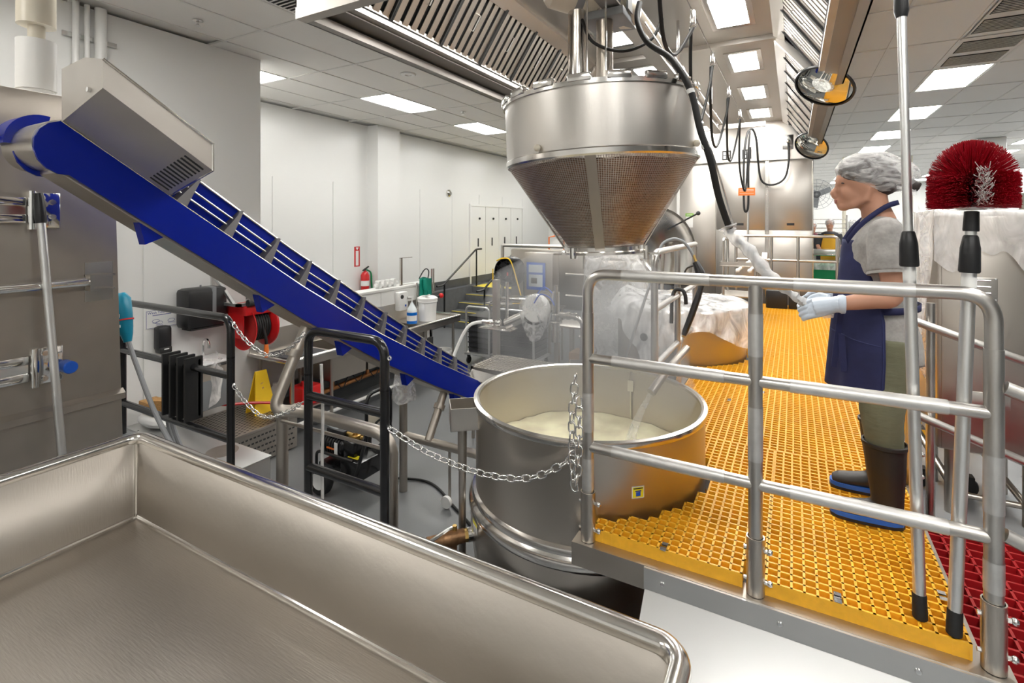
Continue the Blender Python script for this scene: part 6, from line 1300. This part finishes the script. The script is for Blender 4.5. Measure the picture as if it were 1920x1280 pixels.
# hair and net
h = MB().ball((.284,py,2.622), (.108,.090,.088), 24, 14).ball((.340,py,2.588), (.074,.080,.070), 20, 12)
limb(h, [(.36,py,2.585),(.42,py,2.575),(.475,py,2.550)], [.05,.032,.024])
ho = part('hair', h, 'hair', T, 'dark hair gathered to the back'); remesh(ho, .01, 4)
def net(u, v):
    a = 2*pi*u; th = pi*(v*.66); d_ = V((sin(th)*cos(a), sin(th)*sin(a), cos(th)))
    ax = V((.50,0,.866)); R_ = V((0,0,1)).rotation_difference(ax).to_matrix(); d2 = R_ @ d_
    k = max(0, d2.x); r = V((.134+.055*k**3, .108, .112)); p = V((d2.x*r.x, d2.y*r.y, d2.z*r.z))
    f = 1+.035*noise.noise(p*16)+.03*noise.noise(V((p.x*8, p.y*30, p.z*30)))-.14*max(0, v-.86)/.14
    return tuple(V((.293,py,2.612)) + p*f)
part('hairnet', MB().surf(net, 72, 30), 'hairnet', T, 'white gauzy hairnet', smooth=80)
part('net_tail', MB().surf(lambda u, v: (.385+.075*v+.0*u, py+.075*(1-.6*v)*cos(pi*u)*1.0, 2.66-.06*v-.12*u*(1-.3*v)+.006*sin(20*v)), 12, 10), 'hairnet', T, smooth=80)
# shirt
s = MB()
s.loft([ell(1.80,.350,.140,.182), ell(1.82,.350,.140,.182), ell(1.92,.348,.130,.172), ell(2.02,.335,.112,.152), ell(2.12,.325,.112,.150), ell(2.22,.322,.116,.160), ell(2.31,.325,.112,.172), ell(2.37,.33,.095,.160), ell(2.405,.335,.074,.100), ell(2.425,.335,.062,.072)])
for a_, e_ in ((LS,LE), (RS,RE)):
    q = a_.lerp(e_, .62); limb(s, [a_+V((0,0,.012)), a_.lerp(e_,.3), q], [.066,.074,.078])
    s.ball(a_+V((0,0,.008)), .066, 14, 10)
so = part('shirt', s, 'shirt_grey', T, 'heather grey short sleeved t-shirt'); remesh(so, .009, 6)
dm = so.modifiers.new('folds', 'DISPLACE'); tx_ = bpy.data.textures.new('folds', 'CLOUDS'); tx_.noise_scale = .07; dm.texture = tx_; dm.strength = .020; dm.mid_level = .5
part('sleeve_hem', MB().tube([tuple(LS.lerp(LE,.60)), tuple(LS.lerp(LE,.645))], [.079,.080], 20, cap=False), 'shirt_grey', so)
pr = MB()
for k, (dz, w_) in enumerate(((.045,.030),(.028,.045),(.010,.035))): pr.obox((.445,py-.055,2.30+dz-.02), (.004,w_,.010), rotM('Z', -28) @ rotM('X', 25))
part('back_print', pr, 'coral', so, 'coral print on the shirt back')
# trousers
tr = MB()
for yy, xk, xf in ((py-.145,.315,.338), (py+.135,.335,.358)):
    limb(tr, [(.350,yy*.6+py*.4,1.90),(.345,yy*.75+py*.25,1.78),(xk+.008,yy,1.60),(xf-.002,yy,1.47),(xf,yy,1.38)], [.105,.092,.080,.066,.048])
tr.ball((.385,py-.06,1.82), (.085,.085,.09), 16, 10); tr.ball((.385,py+.06,1.82), (.085,.085,.09), 16, 10)
to = part('trousers', tr, 'olive', T, 'olive green trousers'); remesh(to, .01, 5)
dm = to.modifiers.new('folds', 'DISPLACE'); dm.texture = tx_; dm.strength = .010; dm.mid_level = .5
# boots
for i, (yy, xf) in enumerate(((py-.145,.338), (py+.135,.352))):
    q = MB(); q.loft([[(xf+rx*cos(2*pi*k/18)+ox, yy+ry*sin(2*pi*k/18), z) for k in range(18)] for z, rx, ry, ox in ((1.475,.078,.068,-.004),(1.45,.076,.066,-.004),(1.36,.070,.060,0),(1.27,.060,.050,.004),(1.21,.056,.046,.006),(1.17,.058,.046,0))], cap=True)
    q.loft([[(x, yy+ry*cos(2*pi*k/14), max(GT+.022, zc+rz*sin(2*pi*k/14))) for k in range(14)] for x, zc, ry, rz in ((xf+.062,1.185,.030,.03),(xf+.045,1.195,.042,.05),(xf-.01,1.205,.046,.05),(xf-.07,1.19,.047,.035),(xf-.12,1.182,.048,.032),(xf-.165,1.178,.043,.028),(xf-.19,1.174,.028,.018))])
    bo_ = part('boot', q, 'boot', T, ['black rubber boot, nearer leg','black rubber boot, farther leg'][i]); remesh(bo_, .006, 4)
    out = [(xf+.066*cos(a)-.0, yy+.043*sin(a)) for a in (-1.2,-.6,0,.6,1.2)] + [(xf-.06,yy+.049),(xf-.13,yy+.050),(xf-.175,yy+.042),(xf-.196,yy+.022),(xf-.200,yy),(xf-.196,yy-.022),(xf-.175,yy-.042),(xf-.13,yy-.050),(xf-.06,yy-.049)]
    part('midsole', MB().prism(out, 'z', GT+.014, GT+.032), 'boot_blue', bo_, 'bright blue sole edge'); part('outsole', MB().prism(out, 'z', GT+.001, GT+.014), 'boot', bo_)
    part('boot_cuff', MB().lathe([(.079,1.468),(.083,1.472),(.083,1.484),(.076,1.486)], (xf-.004,yy,0), 20), 'boot', bo_)
# apron: bib and skirt wrapped round the front
def apr(u, v):
    a = pi*(.5+u)          # from the far side over the front (-X) to the near side
    z = 2.325-.645*v
    ww = [(0,.07,.36),(.12,.105,.46),(.24,.135,.55),(.36,.152,.62),(.50,.172,.66),(.75,.186,.66),(1,.196,.64)]
    for (v0,w0,e0),(v1,w1,e1) in zip(ww, ww[1:]):
        if v <= v1: f = (v-v0)/(v1-v0); hw = w0+(w1-w0)*f; ex = e0+(e1-e0)*f; break
    th = pi*ex*(u-.5)*1.55; cx, rx = (.325, .150+.035*v) if v > .3 else (.325, .128+.022*v/.3)
    rx += .012*sin(7*u*pi+3*v)*v; y_ = py - (hw+.012)*sin(th)/max(.35, sin(min(pi/2, pi*ex*.775)))*(1 if True else 1)
    return (cx-rx*cos(th), y_, z-.035*v*(u-.2)+.0)
ao = part('apron', MB().surf(apr, 40, 40), 'navy', T, 'navy blue bib apron', smooth=80); solid(ao, .006)
part('pocket_seam', MB().tube([tuple(V(apr(.45+.53*k/12, .60+.05*k/12))+V((-.002,-.003,0))) for k in range(13)], .0022, 5).tube([tuple(V(apr(.985, .3+.69*k/12))+V((0,-.004,0))) for k in range(13)], .0022, 5), 'navy_seam', ao)
wa = part('waist_band', MB().surf(lambda u, v: (.335-.142*cos(2*pi*u), py-.172*sin(2*pi*u), 2.045-.028*v-.012*cos(2*pi*u)), 40, 2), 'navy', T, 'apron waist tie', smooth=80); solid(wa, .004)
part('hanging_tie', MB().obox((.168,py-.135,1.90), (.022,.006,.26), rotM('Y', 6)).obox((.186,py-.150,1.84), (.024,.006,.16), rotM('Y', -4)), 'navy', T, 'dangling apron ties')
sp_ = [(.210,py-.075,2.318),(.245,py-.088,2.375),(.290,py-.088,2.425),(.345,py-.075,2.470),(.385,py-.045,2.487),(.395,py,2.49),(.385,py+.045,2.487),(.345,py+.075,2.470),(.290,py+.088,2.425),(.245,py+.088,2.375),(.210,py+.075,2.318)]
sc_ = spline(sp_, 5); nm = MB()
vs = []
for i, p in enumerate(sc_): f = V((p.x-.32, p.y-py, 0)).normalized(); vs += [p+f*.004+V((.004,0,-.010)), p+f*.006+V((-.004,0,.010))]
nm.add(vs, [(2*i,2*i+2,2*i+3,2*i+1) for i in range(len(sc_)-1)]); no = part('neck_strap', nm, 'navy', T, 'navy apron neck strap', smooth=80); solid(no, .003)
# gloves
fw = V((-.95,.10,-.28)).normalized(); sd_ = V((.02,-.42,.9)).normalized(); up_ = fw.cross(sd_).normalized(); up_ = up_ if up_.y < 0 else -up_
lh = hand_mb(LW, fw, V((.1,-.9,.42)), V((0,-.42,-.9)), 1.12, .85)
lh.tube([LW+V((.028,0,.004)), LW+V((.01,0,.002)), LW-V((.015,0,.003))], [.034,.035,.032], 16)
go = part('glove', lh, 'glove', T, 'pale blue glove gripping the wrapped control'); remesh(go, .0035, 1)
part('glove_cuff', MB().tube([LW+V((.040,.0,.005)), LW+V((.034,.0,.005)), LW+V((.020,0,.003)), LW+V((.012,0,.002))], [.034,.039,.039,.034], 18), 'glove', go)
rh = hand_mb(RW, V((-.9,-.35,-.2)), V((.1,.9,.42)), V((0,.42,-.9)), 1.1, .9); rh.tube([RW+V((.03,.03,.01)), RW], [.036,.034], 14); go2 = part('glove', rh, 'glove', T, 'second pale glove on the far side'); remesh(go2, .005, 3)

def back_worker(label, x, y, z0, face, apron_m, shirt_m, skin_m, H=1.6):
    """a small figure in the back hall, arms forward to the bench; face = heading in degrees"""
    T = thing('person', label, 'person', (x, y, z0)); s = H/1.7; R_ = rotM('Z', face)
    def W(p): q = R_ @ (V(p)*s); return (x+q.x, y+q.y, z0+q.z)
    def tr_(mb): mb.v = [W(p) for p in mb.v]; return mb
    b = MB().ball((0,0,1.58), (.085,.075,.12), 16, 12).tube([(0,0,1.5),(0,0,1.38)], .055, 12); b.ball((.085,0,1.575), (.02,.016,.022), 8, 6).ball((.05,0,1.50), (.04,.045,.03), 10, 6)
    b.loft([[(.11*k_*cos(2*pi*i/16), .17*k_*sin(2*pi*i/16), z) for i in range(16)] for z, k_ in ((.88,.95),(1.1,.85),(1.3,1.0),(1.4,.8))])
    for sg in (-1, 1):
        limb(b, [(0,sg*.19,1.36),(.04,sg*.23,1.12),(.28,sg*.16,1.02),(.36,sg*.12,1.0)], [.05,.045,.036,.028]); limb(b, [(0,sg*.09,.9),(.01,sg*.09,.5),(0,sg*.09,.06)], [.085,.06,.045])
        m_ = hand_mb((.36,sg*.12,1.0), (1,0,-.2), (0,0,1), (0,1,0), .9, .6); b.add(m_.v, m_.f)
    o = part('body', tr_(b), skin_m, T); remesh(o, .014, 3)
    sh = MB().loft([[(.125*k_*cos(2*pi*i/18), .19*k_*sin(2*pi*i/18), z) for i in range(18)] for z, k_ in ((.86,1.0),(1.1,.92),(1.3,1.05),(1.40,.85),(1.43,.45))])
    for sg in (-1, 1): limb(sh, [(0,sg*.18,1.37),(.02,sg*.215,1.2),(.04,sg*.23,1.10)], [.06,.062,.06])
    part('shirt', tr_(sh), shirt_m, T); remesh(T.children[-1], .014, 3)
    pants = MB()
    for sg in (-1, 1): limb(pants, [(0,sg*.09,.92),(.01,sg*.09,.5),(0,sg*.09,.1)], [.10,.075,.06])
    part('trousers', tr_(pants), 'charcoal', T)
    shoe = MB()
    for sg in (-1, 1): shoe.ball((.05,sg*.09,.045), (.13,.05,.044), 14, 8)
    part('shoes', tr_(shoe), 'boot', T)
    ap = MB().surf(lambda u, v: (.145*cos(2.0*(u-.5)*(0.5+.5*min(1,v*2.2)))+.01, .205*sin(2.0*(u-.5)*(.5+.5*min(1,v*2.2))), 1.36-.76*v), 16, 12)
    part('apron', tr_(ap), apron_m, T); solid(T.children[-1], .008)
    part('hairnet', tr_(MB().ball((-.01,0,1.625), (.105,.098,.095), 18, 10)), 'hairnet', T); part('hair', tr_(MB().ball((-.02,0,1.612), (.085,.085,.085), 16, 10)), 'hair', T)
    ey_ = MB()
    for sg in (-1, 1): ey_.ball((.080,sg*.03,1.60), (.008,.012,.006), 8, 6)
    part('eyes', tr_(ey_), 'hair', T)
    return T
back_worker('back worker in hairnet and yellow apron at the steel bench', .72, 13.55, UF, -100, 'yellow_cloth', 'charcoal', 'skin', 1.68)
back_worker('back worker in maroon shirt half hidden by the steel cabinets', .40, 14.05, UF, -70, 'charcoal', 'maroon', 'skin', 1.62)

# ================================================================ steam over the kettle
def steam_mat():
    m = bpy.data.materials.new('steam'); m.use_nodes = True; MATS['steam'] = m; nt = m.node_tree; nt.nodes.remove(nt.nodes['Principled BSDF'])
    N = nt.nodes.new; L = nt.links.new; out = nt.nodes['Material Output']; sc = N('ShaderNodeVolumeScatter'); sc.inputs['Color'].default_value = (1,1,1,1); sc.inputs['Anisotropy'].default_value = .1
    tc = N('ShaderNodeTexCoord'); n = N('ShaderNodeTexNoise'); n.inputs['Scale'].default_value = 2.2; n.inputs['Detail'].default_value = 3; L(tc.outputs['Object'], n.inputs['Vector'])
    q = N('ShaderNodeMapRange'); q.inputs[1].default_value = .35; q.inputs[2].default_value = .75; q.inputs[3].default_value = .10; q.inputs[4].default_value = STEAM; L(n.outputs['Fac'], q.inputs[0]); L(q.outputs[0], sc.inputs['Density']); L(sc.outputs[0], out.inputs['Volume'])
STEAM = 2.0
steam_mat()
st = MB().loft([[(KX+ox+r*cos(2*pi*k/28), KY+oy+r*sin(2*pi*k/28), z) for k in range(28)] for z, r, ox, oy in ((1.44,.55,0,0),(1.50,.57,-.0,.05),(1.60,.60,-.08,.12),(1.85,.62,-.14,.24),(2.10,.52,-.18,.34),(2.22,.28,-.18,.38))])
solo('steam', st, 'steam', 'pale steam rising from the open kettle', 'steam', smooth=80, kind='stuff')
